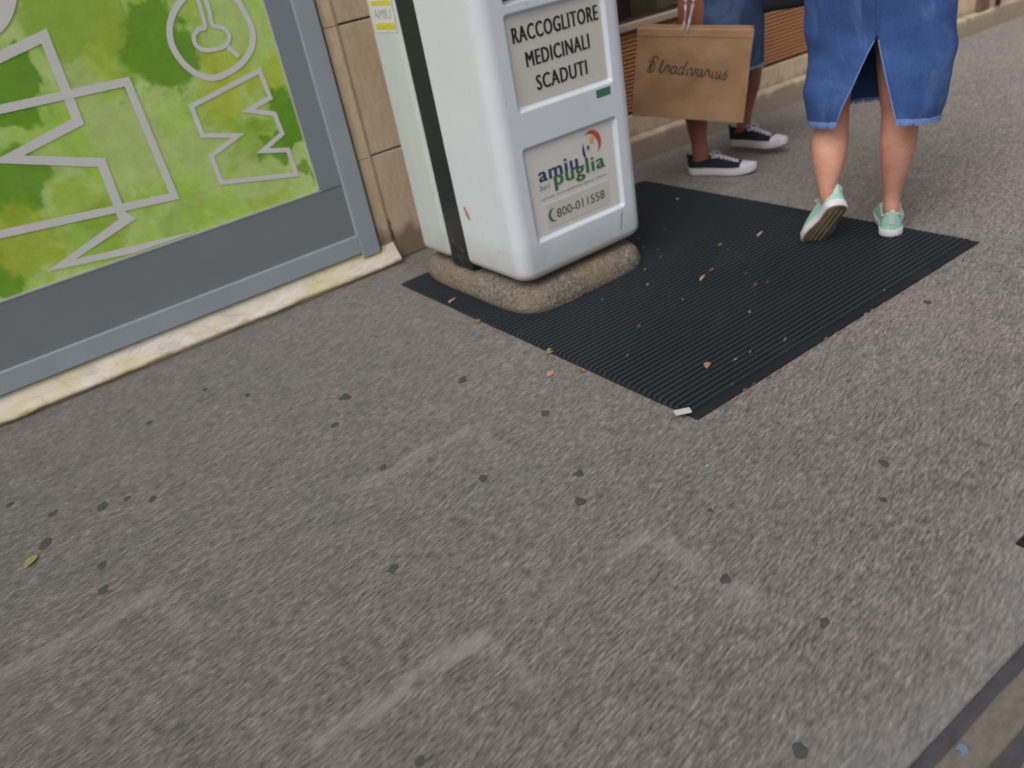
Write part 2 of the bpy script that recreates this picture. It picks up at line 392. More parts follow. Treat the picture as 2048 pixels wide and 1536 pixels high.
M['alu_light'] = simple('light_grey_aluminium', lin(158, 168, 176), 0.45, 0.05, 8, 0.03, 200)
M['alu_dark'] = simple('grey_aluminium_panel', lin(127, 132, 134), 0.42, 0.05, 5, 0.04, 120)
M['alu_mid'] = simple('blue_grey_aluminium', lin(133, 141, 150), 0.42, 0.05, 5, 0.03, 120)
M['bead'] = simple('glazing_bead', lin(170, 172, 172), 0.4, 0.05, 10)
M['film_white'] = simple('white_film_line', lin(220, 219, 214), 0.4, 0.04, 8)
M['gap'] = simple('mortar_gap', lin(80, 64, 50), 0.95, 0.2, 60)
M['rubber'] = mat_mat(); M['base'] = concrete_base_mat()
M['bin_white'] = white_plastic('white_moulded_plastic', (0.755, 0.785, 0.845, 1), 0.05)
M['bin_green'] = white_plastic('greenish_white_plastic', (0.64, 0.69, 0.67, 1), 0.06)
M['black_metal'] = simple('black_painted_metal', (0.018, 0.019, 0.022, 1), 0.4, 0.3, 30, 0.08, 90)
M['scuff'] = simple('pale_scuff', lin(120, 122, 124), 0.7)
M['sticker'] = simple('cream_sticker', lin(214, 210, 200), 0.5, 0.03, 12)
M['sticker_white'] = simple('white_sticker', lin(226, 222, 216), 0.5, 0.03, 12)
M['ink'] = simple('black_ink', lin(38, 38, 40), 0.6)
M['ink_brown'] = simple('brown_black_ink', lin(74, 60, 50), 0.7)
M['blue_ink'] = simple('navy_blue_ink', lin(58, 66, 112), 0.5)
M['pale_blue_ink'] = simple('pale_blue_ink', lin(120, 124, 156), 0.5)
M['green_ink'] = simple('leaf_green_ink', lin(62, 118, 72), 0.5)
M['green_sticker'] = simple('green_sticker', lin(72, 122, 92), 0.5)
M['red_ink'] = simple('brick_red_ink', lin(206, 78, 74), 0.5)
M['yellow_ink'] = simple('amber_yellow_ink', lin(230, 180, 60), 0.5)
M['yellow_band'] = simple('faded_yellow_band', lin(214, 206, 70), 0.5, 0.2, 60)
M['blue_band'] = simple('faded_blue_print', lin(150, 164, 176), 0.5, 0.2, 60)
M['rust'] = simple('rust_mark', lin(196, 140, 88), 0.9, 0.3, 80)
M['denim_blue'] = denim('mid_blue_denim', lin(36, 62, 122), lin(62, 92, 152), lin(104, 132, 180))
M['fray'] = simple('frayed_cotton', lin(118, 148, 208), 0.95, 0.2, 300, coords='obj')
M['denim_dark'] = denim('dark_blue_denim', lin(38, 52, 84), lin(60, 82, 122), lin(104, 126, 156))
M['fray_dark'] = simple('pale_frayed_cotton', lin(150, 168, 190), 0.95, 0.2, 300, coords='obj')
M['skin_a'] = skin_mat('light_skin', lin(220, 164, 142), lin(196, 136, 114))
M['skin_b'] = skin_mat('tanned_skin', lin(166, 106, 86), lin(146, 90, 72))
M['mint'] = simple('mint_canvas', lin(160, 206, 190), 0.85, 0.12, 60, 0.3, 500, coords='obj')
M['mint_lining'] = simple('pale_canvas_lining', lin(190, 210, 200), 0.9)
M['rubber_white'] = simple('white_rubber_sole', lin(224, 220, 226), 0.5, 0.06, 40, coords='obj')
M['tread'] = simple('worn_brown_outsole', lin(118, 104, 82), 0.8, 0.3, 30, 0.3, 120, coords='obj')
M['tread_light'] = simple('pale_outsole_rib', lin(170, 158, 132), 0.8, 0.2, 30, coords='obj')
M['black_canvas'] = simple('black_canvas', (0.014, 0.015, 0.022, 1), 0.85, 0.3, 60, 0.3, 500, coords='obj')
M['lace'] = simple('white_lace', lin(214, 212, 226), 0.8, 0.08, 80, coords='obj')
M['kraft'] = paper_mat()
M['kraft_in'] = simple('kraft_paper_inside', lin(150, 114, 80), 0.85)
M['cord'] = simple('white_ribbon', lin(206, 210, 218), 0.6, 0.1, 60, coords='obj')
M['leather'] = simple('black_leather', (0.012, 0.012, 0.014, 1), 0.4, 0.2, 40, 0.3, 260, coords='obj')
M['top_white'] = simple('white_cotton', (0.7, 0.7, 0.7, 1), 0.9, 0.08, 12, 0.2, 300, coords='obj')
M['top_black'] = simple('black_cotton', (0.02, 0.02, 0.023, 1), 0.9, 0.15, 12, 0.2, 300, coords='obj')
M['hair'] = simple('dark_brown_hair', (0.03, 0.018, 0.012, 1), 0.5, 0.4, 120, 0.4, 200, coords='obj', stretch=(6, 6, 0.4))
M['slat'] = wood_mat()
M['rail'] = simple('beige_painted_rail', lin(186, 168, 146), 0.55, 0.08, 12)
M['wood_in'] = simple('brown_display_wood', lin(112, 86, 62), 0.6, 0.25, 5)
M['dark_in'] = simple('dark_display_cloth', lin(60, 40, 38), 0.8, 0.3, 8)
M['olive_in'] = simple('olive_display_box', lin(120, 108, 84), 0.8, 0.2, 10)
M['red_in'] = simple('brick_red_display_box', lin(128, 98, 76), 0.8, 0.2, 10)
M['iron'] = simple('black_iron', (0.012, 0.012, 0.014, 1), 0.5, 0.2, 30)
M['gum'] = simple('trodden_gum', lin(74, 75, 76), 0.9, 0.45, 140, 0.3, 200)
M['scrap'] = simple('white_paper_scrap', lin(196, 196, 190), 0.8, 0.1, 60)
M['leaf_brown'] = simple('dry_brown_leaf', lin(150, 116, 84), 0.8, 0.3, 120, coords='obj')
M['leaf_pink'] = simple('pinkish_dry_leaf', lin(190, 146, 130), 0.8, 0.2, 120, coords='obj')
M['leaf_yellow'] = simple('olive_yellow_leaf', lin(138, 136, 90), 0.8, 0.2, 120, coords='obj')
M['butt'] = simple('cigarette_paper', lin(190, 184, 170), 0.8, 0.15, 120, coords='obj')
M['filter'] = simple('cigarette_filter', lin(170, 126, 92), 0.8, 0.15, 120, coords='obj')
M['dull'] = simple('dusty_leaf_bit', lin(118, 116, 108), 0.9, 0.3, 120, coords='obj')
M['leaf_dull'] = simple('dusty_brown_leaf_bit', lin(112, 98, 80), 0.9, 0.3, 120, coords='obj')
def glass():
    n = N('shop_window_glass'); n.pin('Base Color', (0.9, 0.92, 0.92, 1)); n.pin('Roughness', 0.02)
    n.pin('Transmission Weight', 1.0); n.pin('IOR', 1.05); return n.m
M['glassy'] = glass()

# ------------------------------------------------------------------ ground
def sheet(name, x0, x1, y0, y1, z0, z1, mat):
    bm = bmesh.new(); box(bm, (x0, y0, z0), (x1, y1, z1)); o = build(name, bm, mat); o['kind'] = 'structure'; return o
KY = 0.368
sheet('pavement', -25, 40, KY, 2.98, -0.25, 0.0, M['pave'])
sheet('kerb', -25, 40, 0.02, KY - 0.003, -0.25, -0.012, M['kerb'])
bm = bmesh.new(); bmesh.ops.create_grid(bm, x_segments=2, y_segments=2, size=60); bmesh.ops.translate(bm, verts=bm.verts, vec=(0, 0, -0.13))
o = build('road', bm, M['asphalt']); o['kind'] = 'structure'
# the dirt packed against the kerb: two uneven dark strips of tar along the kerb stone
def strip(name, yc, hw, z, mat):
    bm = bmesh.new(); n = 260; a = []; b = []
    for i in range(n):
        x = -3 + 8 * i / (n - 1)
        a.append(bm.verts.new((x, yc - hw * (1 + 0.5 * noise.noise((x * 6, 3, z * 9 + yc))), z))); b.append(bm.verts.new((x, yc + hw * (1 + 0.12 * noise.noise((x * 9, 8, yc))), z)))
    for i in range(n - 1): bm.faces.new((a[i], a[i + 1], b[i + 1], b[i]))
    o = build(name, bm, mat); o['kind'] = 'structure'; return o
strip('kerb_joint', 0.356, 0.010, -0.008, M['joint'])
strip('kerb_tar_strip', 0.284, 0.013, -0.008, M['joint'])

# utility cover at the right edge of the picture
cv = empty('drain_cover', (1.350, 0.470, 0.0))
tag(cv, 'dark cast iron drain cover set in the pavement near the kerb', 'drain cover')
bm = bmesh.new(); box(bm, (-0.125, -0.028, -0.02), (0.125, 0.008, 0.003), 0.002)
for i in range(8): box(bm, (-0.11 + i * 0.03, -0.022, 0.0028), (-0.095 + i * 0.03, 0.003, 0.006), 0.001)
build('plate', bm, M['iron'], cv)

# ------------------------------------------------------------------ the building
B = empty('shop_building', (1.5, 2.85, 0)); B.matrix_parent_inverse.identity()
tag(B, 'stone fronted shop building with a green poster window and a brown slatted shopfront', 'building')
def bp(name, bm, mat, parent=None, smooth=None):
    """part of the building given in world coordinates"""
    o = build(name, bm, mat, None, smooth); p = parent or B
    o.parent = p; o.matrix_parent_inverse = Matrix.Translation((-1.5, -2.85, 0)) if p is B else Matrix.Identity(4)
    if p is not B: pass
    return o
# pier of stone blocks between the two shopfronts
bm = bmesh.new()
zs = [0.0, 0.414, 0.868, 1.32, 1.78, 2.24, 2.7]
for a, b in zip(zs, zs[1:]):
    box(bm, (1.300, 2.853, a + 0.0035), (1.86, 3.2, b - 0.0035), 0.003)
    box(bm, (1.865, 2.856, a + 0.0035), (2.40, 3.2, b - 0.0035), 0.003)
bp('stone_pier', bm, M['stone'])
bm = bmesh.new()
for a, b in zip(zs, zs[1:]):     # raised rounded jamb stones beside the window
    prism(bm, [(1.235, 3.1), (1.235, 2.848), (1.240, 2.845), (1.285, 2.845), (1.2985, 2.851), (1.2985, 3.1)], 2, a + 0.0012, b - 0.0012)
bp('jamb_stone', bm, M['stone_edge'])
bm = bmesh.new(); box(bm, (1.225, 2.868, 0.0), (2.39, 3.19, 2.69)); bp('mortar', bm, M['gap'])
# hairline crack/chip in the jamb
bm = bmesh.new()
ribbon(bm, [(1.296, 0.17), (1.299, 0.15), (1.294, 0.135), (1.301, 0.118), (1.298, 0.10), (1.303, 0.085)], 0.007, 2.8495)
bp('chip', bm, M['gap'])
# wall over everything
bm = bmesh.new(); box(bm, (-8, 2.86, 2.7), (2.40, 3.3, 7.5)); box(bm, (-8, 2.86, 0), (-2.3, 3.3, 2.7)); bp('wall', bm, M['stone'])
# marble sill under the left window
bm = bmesh.new()
prism(bm, [(2.806, 0.0), (2.802, 0.014), (2.806, 0.022), (2.814, 0.029), (2.846, 0.080), (2.90, 0.084), (2.90, 0.0)], 0, -2.3, 1.292)
bmesh.ops.subdivide_edges(bm, edges=[e for e in bm.edges if abs(e.verts[0].co.x - e.verts[1].co.x) > 1], cuts=180)
for v in bm.verts:
    if v.co.y < 2.83:
        v.co.y += 0.006 * noise.noise((v.co.x * 9, v.co.z * 30, 1)); v.co.z = max(0, v.co.z + 0.006 * noise.noise((v.co.x * 14, v.co.z * 10, 5))) if v.co.z > 0.001 else 0
bp('marble_sill', bm, M['marble'], None, 40)
# left window
W = empty('shop_window'); W.parent = B; W.matrix_parent_inverse = Matrix.Translation((-1.5, -2.85, 0))
bm = bmesh.new()
box(bm, (1.150, 2.828, 0.066), (1.2265, 2.93, 2.60), 0.004); box(bm, (-2.3, 2.832, 0.086), (1.1495, 2.93, 0.156), 0.004); box(bm, (-2.3, 2.832, 2.53), (1.1495, 2.93, 2.60), 0.004)
o = bp('window_frame', bm, M['alu_light'], W)
bm = bmesh.new(); box(bm, (1.2268, 2.835, 0.06), (1.2335, 2.90, 2.6)); bp('sealant', bm, simple('dark_sealant', lin(70, 72, 76), 0.8), W)
bm = bmesh.new(); box(bm, (-2.3, 2.845, 0.156), (1.150, 2.92, 0.352), 0.002); bp('kick_panel', bm, M['alu_dark'], W)
bm = bmesh.new(); box(bm, (1.068, 2.842, 0.3525), (1.150, 2.92, 2.53), 0.002); bp('window_stile', bm, M['alu_mid'], W)
bm = bmesh.new(); box(bm, (-2.3, 2.843, 0.3525), (1.068, 2.87, 0.3600), 0.002); box(bm, (1.060, 2.842, 0.3617), (1.0675, 2.87, 2.53), 0.003); bp('glazing_bead', bm, M['bead'], W)
bm = bmesh.new(); box(bm, (-2.3, 2.852, 0.360), (1.060, 2.862, 2.53)); po = bp('poster_film', bm, M['poster'], W)
po['label'] = 'green watercolour window film with white outlined letters'
S = {
 'A': [(0.02, 0.93), (0.187, 0.98), (0.402, 1.025), (0.396, 0.785), (0.175, 0.737), (0.412, 0.656), (0.406, 0.489), (0.42, 0.472), (0.183, 0.4), (0.60, 0.352)],
 'B': [(-0.3, 0.885), (0.137, 0.871), (0.571, 0.858), (0.58, 0.494), (-0.009, 0.551), (-0.35, 0.585)],
 'C': [(0.983, 0.792), (0.731, 0.743), (0.733, 0.649), (0.845, 0.617), (0.738, 0.58), (0.74, 0.489), (0.999, 0.437), (0.996, 0.525), (0.908, 0.547), (0.994, 0.582), (0.988, 0.65), (0.904, 0.684), (0.990, 0.703)],
 'D': [(0.998, 0.946), (0.999, 0.905), (0.977, 0.862), (0.934, 0.829), (0.876, 0.810), (0.827, 0.807), (0.784, 0.829), (0.752, 0.87), (0.738, 0.924), (0.747, 0.97), (0.77, 1.006), (0.802, 1.034), (0.848, 1.06), (0.9, 1.065), (0.95, 1.045), (0.985, 1.0)],
 'F': [(0.862, 1.06), (0.859, 0.985), (0.853, 0.953), (0.835, 0.953), (0.812, 0.937), (0.809, 0.911), (0.828, 0.892), (0.866, 0.886), (0.901, 0.891), (0.92, 0.914), (0.909, 0.94), (0.88, 0.957), (0.884, 0.998), (0.884, 1.06)],
 'E': [(0.369, 1.152), (0.337, 1.107), (0.296, 1.074), (0.22, 1.05), (0.1, 1.06), (0.02, 1.13)]}
def spline2(p, n=6): return catmull(p, n)
bm = bmesh.new()
ribbon(bm, S['A'], 0.028, 2.8500); ribbon(bm, S['B'], 0.024, 2.8496)
ribbon(bm, S['C'], 0.0155, 2.8500, closed=True)
ribbon(bm, spline2(S['D']), 0.019, 2.8500, closed=True); ribbon(bm, spline2(S['F']), 0.013, 2.8496)
ribbon(bm, spline2(S['E']), 0.036, 2.8492); ribbon(bm, [(0.905, 0.884), (0.930, 0.848)], 0.015, 2.8492)
ribbon(bm, [(-0.9, 0.55), (-0.62, 0.62), (-0.6, 0.9), (-0.95, 0.98), (-0.7, 1.1), (-1.1, 1.25)], 0.028, 2.8492)
ribbon(bm, [(0.2, 1.35), (0.45, 1.42), (0.47, 1.7), (0.15, 1.75), (0.5, 1.95)], 0.026, 2.8492)
bmesh.ops.delete(bm, geom=[f for f in bm.faces if f.calc_area() < 1e-9], context='FACES')
# keep the drawn lines inside the film
for side, co, no in (('b', (0, 0, 0.3635), (0, 0, 1)), ('r', (1.057, 0, 0), (-1, 0, 0))):
    bmesh.ops.bisect_plane(bm, geom=bm.verts[:] + bm.edges[:] + bm.faces[:], plane_co=co, plane_no=[-k for k in no], clear_outer=True)
o = build('letter_outlines', bm, M['film_white']); o.parent = po
for q in W.children: pass

# right shopfront, turned a few degrees like the street
RF = Matrix.Translation((2.53, 2.846, 0)) @ Matrix.Rotation(radians(-3.0), 4, 'Z')
F = empty('slatted_shopfront'); F.parent = B; F.matrix_parent_inverse = Matrix.Translation((-1.5, -2.85, 0)); F.matrix_basis = RF
def fp(name, bm, mat, smooth=None): return build(name, bm, mat, F, smooth)
X0, X1 = -0.42, 3.26
bm = bmesh.new()
prism(bm, [(0.0, 0.0), (-0.002, 0.02), (0.0, 0.098), (0.004, 0.104), (0.012, 0.107), (0.045, 0.112), (0.14, 0.112), (0.14, 0.0)], 0, X0, X1 + 0.08)
x = X0 + 0.7
fp('stone_plinth', bm, M['plinth'], 30)
bm = bmesh.new(); box(bm, (X0, 0.040, 0.113), (X1 + 0.02, 0.15, 0.205), 0.003); fp('upper_plinth', bm, M['stone_edge'])
bm = bmesh.new(); box(bm, (X0, 0.085, 0.206), (X1, 0.15, 0.60)); fp('slat_backing', bm, M['dark_in'])
bm = bmesh.new(); k = 0; z = 0.222
while z < 0.555:
    prism(bm, [(0.052, z), (0.0505, z + 0.0035), (0.058, z + 0.0150), (0.084, z + 0.0150), (0.084, z + 0.010)], 0, X0 + 0.01, X1 - 0.3)
    z += 0.0172
fp('louvre_panel', bm, M['slat'])
for xx in (0.93, 1.93):
    bm = bmesh.new(); box(bm, (xx, 0.048, 0.2055), (xx + 0.035, 0.085, 0.5625), 0.002); fp('louvre_post', bm, M['slat'])
bm = bmesh.new(); box(bm, (X0, 0.035, 0.563), (X1 - 0.3, 0.16, 0.590), 0.003); fp('sill_rail', bm, M['rail'])
bm = bmesh.new(); box(bm, (X0, 0.10, 0.591), (X1 - 0.3, 0.106, 2.55)); fp('window_pane', bm, M['glassy'])
bm = bmesh.new(); box(bm, (X0, 0.75, 0.35), (X1, 0.78, 2.7)); box(bm, (X0, 0.16, 0.30), (X1, 0.78, 0.35)); box(bm, (X0 - 0.03, 0.16, 0.3), (X0, 0.78, 2.7)); box(bm, (X1, 0.2, 0.3), (X1 + 0.03, 0.78, 2.7)); fp('display_floor', bm, M['wood_in'])
bm = bmesh.new()
box(bm, (X0, 0.05, 2.551), (X1 + 0.5, 0.8, 2.70)); box(bm, (X1 + 0.5, -0.02, 0), (X1 + 4.5, 0.6, 7.5)); box(bm, (X0 - 0.05, 0.02, 2.701), (X1 + 0.499, 0.8, 7.5))
fp('upper_wall', bm, M['stone'])
for (xx, s_, mt) in ((0.10, (0.22, 0.2, 0.34), 'dark_in'), (-0.2, (0.16, 0.2, 0.5), 'olive_in'), (0.48, (0.3, 0.22, 0.3), 'olive_in'), (1.5, (0.5, 0.3, 0.4), 'dark_in'), (2.3, (0.3, 0.3, 0.36), 'wood_in')):
    bm = bmesh.new(); box(bm, (xx, 0.25, 0.351), (xx + s_[0], 0.25 + s_[1], 0.35 + s_[2]), 0.01); o = fp('display_box', bm, M[mt])
# far doorway end: jamb, low box, dark post on the plinth
bm = bmesh.new(); box(bm, (X1 - 0.299, 0.02, 0.206), (X1 - 0.03, 0.3, 2.55), 0.004); fp('door_jamb', bm, M['wood_in'])
bm = bmesh.new(); box(bm, (X1 - 0.02, 0.03, 0.1135), (X1 + 0.4, 0.5, 2.55), 0.004); fp('end_pier', bm, M['plinth'])
bm = bmesh.new(); limb(bm, [(2.905, 0.000, 0.118, 0.014, 0.014), (2.905, 0.000, 1.2, 0.014, 0.014), (2.905, 0.0, 2.4, 0.014, 0.014)], n=1, seg=12, cap=False); fp('iron_post', bm, M['iron'], 40)
bm = bmesh.new(); box(bm, (2.74, 0.012, 0.1135), (2.84, 0.039, 0.19), 0.003); fp('red_brown_block', bm, M['red_in'])
# thin dark strap that hangs in front of the sill rail by the bin
bm = bmesh.new(); limb(bm, [(0.040, 0.022, 1.30, 0.007, 0.003), (0.042, 0.022, 0.9, 0.007, 0.003), (0.040, 0.018, 0.64, 0.008, 0.003), (0.030, 0.014, 0.60, 0.006, 0.003), (0.018, 0.014, 0.565, 0.003, 0.002)], n=4, seg=8); fp('hanging_strap', bm, M['iron'], 60)

# ------------------------------------------------------------------ rubber mat
bm = bmesh.new(); x0, x1, ya, yb = 1.173, 2.405, 1.170, 2.610
prof = [(ya, 0.0), (ya + 0.002, 0.004), (ya + 0.026, 0.005)]
y = ya + 0.030
while y < yb - 0.02:
    prof += [(y, 0.0025), (y + 0.0030, 0.0095), (y + 0.0095, 0.0095), (y + 0.0125, 0.0025)]; y += 0.0186
prof += [(yb - 0.004, 0.005), (yb, 0.0)]
nx = 24; rows = []
for i in range(nx + 1):
    xx = x0 + (0.012 if i == 1 else (x1 - x0 - 0.012 if i == nx - 1 else (x1 - x0) * i / nx))
    ef = 0.35 if i in (0, nx) else 1.0
    rows.append([bm.verts.new((xx + (0.003 * noise.noise((py * 3, i, 2)) if i in (0, nx) else 0), py + 0.004 * noise.noise((xx * 1.5, py * 1.2, 0)), pz * ef + (0.0015 * (1 + noise.noise((xx * 3, py * 3, 4))) if pz > 0 else 0.0004))) for py, pz in prof])
for a, b in zip(rows, rows[1:]):
    for k in range(len(prof) - 1): bm.faces.new((a[k], a[k + 1], b[k + 1], b[k]))
for rw, s_ in ((rows[0], 1), (rows[-1], -1)):
    low = [bm.verts.new((v.co.x, v.co.y, 0.0004)) for v in rw]
    for k in range(1, len(rw) - 2): bm.faces.new((rw[k], rw[k + 1], low[k + 1], low[k]))
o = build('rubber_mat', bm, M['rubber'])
tag(o, 'large black ribbed rubber mat laid on the pavement under the white bin', 'mat')

# ------------------------------------------------------------------ medicine bin
BC = Vector((1.54, 2.27, 0))
def bin_part(name, bm, mat, parent, smooth=None):
    for v in bm.verts: v.co -= BC
    return build(name, bm, mat, parent, smooth)
bs = tag(empty('concrete_base', (1.527, 2.275, 0.010)), 'rough gravel concrete block with rounded corners under the white bin', 'base block')
bm = bmesh.new(); hx, hy, rc = 0.272, 0.350, 0.085; rings = []; nb = 160
def rr(t, inset):
    a = 2 * pi * t; ex = 5.5
    c_, s_ = cos(a), sin(a); k = (abs(c_) ** ex + abs(s_) ** ex) ** (-1 / ex)
    return (hx - inset) * c_ * k, (hy - inset) * s_ * k
for inset, z in ((0.003, 0), (0.0, 0.010), (0.002, 0.026), (0.007, 0.042), (0.014, 0.055), (0.026, 0.064), (0.042, 0.069), (0.07, 0.071), (0.11, 0.071), (0.16, 0.071), (0.21, 0.071)):
    rg = []
    for i in range(nb):
        px, py = rr(i / nb, inset); v = Vector((px, py, z)); d = 0.0045 * noise.noise(v * 16) + 0.0028 * noise.noise(v * 90)
        v += Vector((px, py, 0)).normalized() * d * (1 if z else 0.3); v.z += d * 0.8 if z else 0
        rg.append(bm.verts.new(v))
    rings.append(rg)
for a, b in zip(rings, rings[1:]):
    for i in range(nb): bm.faces.new((a[i], a[(i + 1) % nb], b[(i + 1) % nb], b[i]))
bm.faces.new(rings[-1]); bm.faces.new(rings[0][::-1])
build('block', bm, M['base'], bs, 60)

bn = empty('medicine_bin', BC)
tag(bn, 'white plastic collection bin for expired medicines standing on a concrete block', 'bin')
XL, XR, YF, YM = 1.282, 1.797, 1.965, 2.272
ZB, ZT, RC = 0.101, 1.42, 0.045
PANELS = [(1.366, 1.728, 0.606, 0.866, 0.012), (1.356, 1.724, 0.218, 0.508, 0.012), (1.372, 1.712, 0.886, 1.16, 0.07)]
def sd_rr(x, z, x0_, x1_, z0_, z1_, r):
    cx, cz = (x0_ + x1_) / 2, (z0_ + z1_) / 2; qx, qz = abs(x - cx) - (x1_ - x0_) / 2 + r, abs(z - cz) - (z1_ - z0_) / 2 + r
    return math.hypot(max(qx, 0), max(qz, 0)) + min(max(qx, qz), 0) - r
def depth(x, z):
    d = 0
    for (a, b, c, e, dp) in PANELS:
        s_ = sd_rr(x, z, a, b, c, e, 0.012)
        wd = 0.011 if dp < 0.03 else 0.012
        t = min(max((-s_) / wd, 0), 1); d = max(d, dp * t * t * (3 - 2 * t))
    return d
bm = bmesh.new(); rows = []
zl = [ZB + i * (ZT - ZB) / 420 for i in range(421)]
fx = [XL + RC + (XR - XL - 2 * RC) * i / 150 for i in range(151)]
for z in zl:
    e = 0.0
    for edge in (z - ZB, ZT - z):
        if edge < 0.035: q = 1 - edge / 0.035; e = 0.035 * (1 - math.sqrt(max(0, 1 - q * q)))
    row = []
    xl, xr, yf = XL + e, XR - e, YF + e
    taper = 0.010 * max(0, (0.5 - z)) ; xl += taper; xr -= taper
    for i in range(8): row.append((xl, YM - (YM - yf - RC) * i / 8))
    for i in range(9):
        a = (pi / 2) * i / 9; row.append((xl + RC - RC * cos(a), yf + RC - RC * sin(a)))
    for x in fx: row.append((x + (xl - XL) * (1 - (x - XL) / (XR - XL)) + (xr - XR) * ((x - XL) / (XR - XL)), yf + depth(x, z)))
    for i in range(1, 10):
        a = (pi / 2) * (1 - i / 9); row.append((xr - RC + RC * cos(a), yf + RC - RC * sin(a)))
    for i in range(1, 9): row.append((xr, yf + RC + (YM - yf - RC) * i / 8))
    rows.append([bm.verts.new((p[0], p[1], z)) for p in row])
for a, b in zip(rows, rows[1:]):
    for k in range(len(a) - 1): bm.faces.new((a[k], a[k + 1], b[k + 1], b[k]))
for r_ in (rows[0], rows[-1]): bm.faces.new(r_)
bm.faces.new([r_[0] for r_ in rows] + [r_[-1] for r_ in rows][::-1])
body = bin_part('front_shell', bm, M['bin_white'], bn, 50)
bm = bmesh.new(); box(bm, (XL + 0.006, YM - 0.002, 0.088), (XR - 0.006, 2.395, 1.43), 0.006); bin_part('black_frame', bm, M['black_metal'], bn)
bm = bmesh.new(); box(bm, (XL + 0.05, YM - 0.16, 0.074), (XR - 0.05, 2.50, 0.100)); bin_part('foot_plate', bm, M['black_metal'], bn)
bm = bmesh.new(); box(bm, (XL, 2.392, 0.108), (XR, 2.580, 1.42), 0.028, 5); bin_part('rear_shell', bm, M['bin_green'], bn, 50)
bm = bmesh.new(); box(bm, (1.385, YF + 0.045, 0.893), (1.700, YF + 0.066, 1.15), 0.006); flap = bin_part('drop_flap', bm, M['black_metal'], bn)
bm = bmesh.new(); limb(bm, [(1.46, YF + 0.045, 1.02, 0.007, 0.007), (1.47, YF + 0.028, 1.02, 0.007, 0.007), (1.62, YF + 0.028, 1.02, 0.007, 0.007), (1.63, YF + 0.045, 1.02, 0.007, 0.007)], (0, 0, 1), 3, 10)
for v in bm.verts: v.co -= BC
build('handle', bm, M['black_metal'], flap, 60)
# scuffs on the black frame, rust mark on the side of the shell
for (y_, z_, l) in ((2.30, 0.150, 0.03), (2.33, 0.118, 0.022), (2.31, 0.128, 0.016), (2.35, 0.175, 0.018)):
    bm = bmesh.new()
    q = [bm.verts.new((XL + 0.0052, y_ + a * l, z_ + b * 0.0022 + a * l * 0.55)) for a, b in ((0, -1), (1, -0.4), (1, 0.4), (0, 1))]; bm.faces.new(q)
    bin_part('scuff_mark', bm, M['scuff'], bn)
bm = bmesh.new(); ribbon(bm, [(1.690, 0.150), (1.697, 0.168), (1.699, 0.190), (1.706, 0.204)], 0.004, YF - 0.0003); bin_part('scratch', bm, simple('grey_scratch', lin(128, 126, 132), 0.6), bn)
bm = bmesh.new(); ribbon(bm, [(XR - 0.035, 0.628), (XR - 0.026, 0.642), (XR - 0.02, 0.660)], 0.0035, YF + 0.0175); bin_part('scratch', bm, M['ink'], bn)
bm = bmesh.new(); c = Vector((XL - 0.0004, 2.222, 0.298))
for dy, dz, r_ in ((0, 0, 0.012), (0.006, 0.016, 0.009), (-0.008, -0.012, 0.007)):
    q = [bm.verts.new(c + Vector((-0.0002 * (1 + dz), dy + r_ * (0.7 + 0.3 * noise.noise((i, dz * 99, 1))) * cos(2 * pi * i / 14), dz + r_ * (0.9 + 0.4 * noise.noise((i, dz * 99, 7))) * sin(2 * pi * i / 14)))) for i in range(14)]
    bm.faces.new(q)
bin_part('rust_mark', bm, M['rust'], bn)
# stickers and writing on the front
def flat(name, x0_, x1_, z0_, z1_, y_, mat, parent=bn):
    bm = bmesh.new(); box(bm, (x0_, y_, z0_), (x1_, y_ + 0.0012, z1_), 0.0004, 1)
    for v in bm.verts: v.co -= BC
    return build(name, bm, mat, parent)
def wr(name, s, mat, par, x_, z_, w_, h_, y_, off=0.0, shear=0.0, bold=0.0):
    return text_fit(name, s, mat, par, Vector((x_, y_, z_)) - BC, (1, 0, 0), (0, 0, 1), w_, h_, off, shear, bold)
YP = YF + 0.012
s1 = flat('label_sticker', 1.380, 1.716, 0.622, 0.852, YP - 0.0010, M['sticker'])
for s, x_, z_, w_ in (('RACCOGLITORE', 1.394, 0.787, 0.310), ('MEDICINALI', 1.428, 0.718, 0.232), ('SCADUTI', 1.452, 0.650, 0.188)):
    wr('lettering', s, M['ink'], s1, x_, z_, w_, 0.041, YP - 0.0022, 0.0, 0.0, 0.0017)
flat('green_tag', 1.655, 1.712, 0.5755, 0.599, YF - 0.0008, M['green_sticker'])
lg = flat('logo_sticker', 1.372, 1.708, 0.234, 0.494, YP - 0.0010, M['sticker_white'])
YL = YP - 0.0022
wr('lettering', 'amiu', M['blue_ink'], lg, 1.408, 0.393, 0.150, 0.042, YL, 0.0, 0.0, 0.0022)
wr('lettering', 'puglia', M['green_ink'], lg, 1.462, 0.352, 0.200, 0.060, YL - 0.0006, 0.0, 0.0, 0.0024)
wr('lettering', 'bari', M['pale_blue_ink'], lg, 1.404, 0.368, 0.040, 0.018, YL, 0.0, 0.2)
wr('lettering', 'azienda municipalizzata igiene urbana', M['pale_blue_ink'], lg, 1.404, 0.336, 0.262, 0.009, YL, 0.0)
bm = bmesh.new()
def crescent(cx, cz, r, a0, a1, wmax, y_):
    n_ = 22; A = []; Bq = []
    for i in range(n_ + 1):
        t = i / n_; a = radians(a0 + (a1 - a0) * t); wv = wmax * sin(pi * t)
        A.append(bm.verts.new(Vector((cx + r * cos(a), y_, cz + r * sin(a))) - BC)); Bq.append(bm.verts.new(Vector((cx + (r - wv - 0.0006) * cos(a), y_, cz + (r - wv - 0.0006) * sin(a))) - BC))
    for i in range(n_): bm.faces.new((A[i], A[i + 1], Bq[i + 1], Bq[i]))
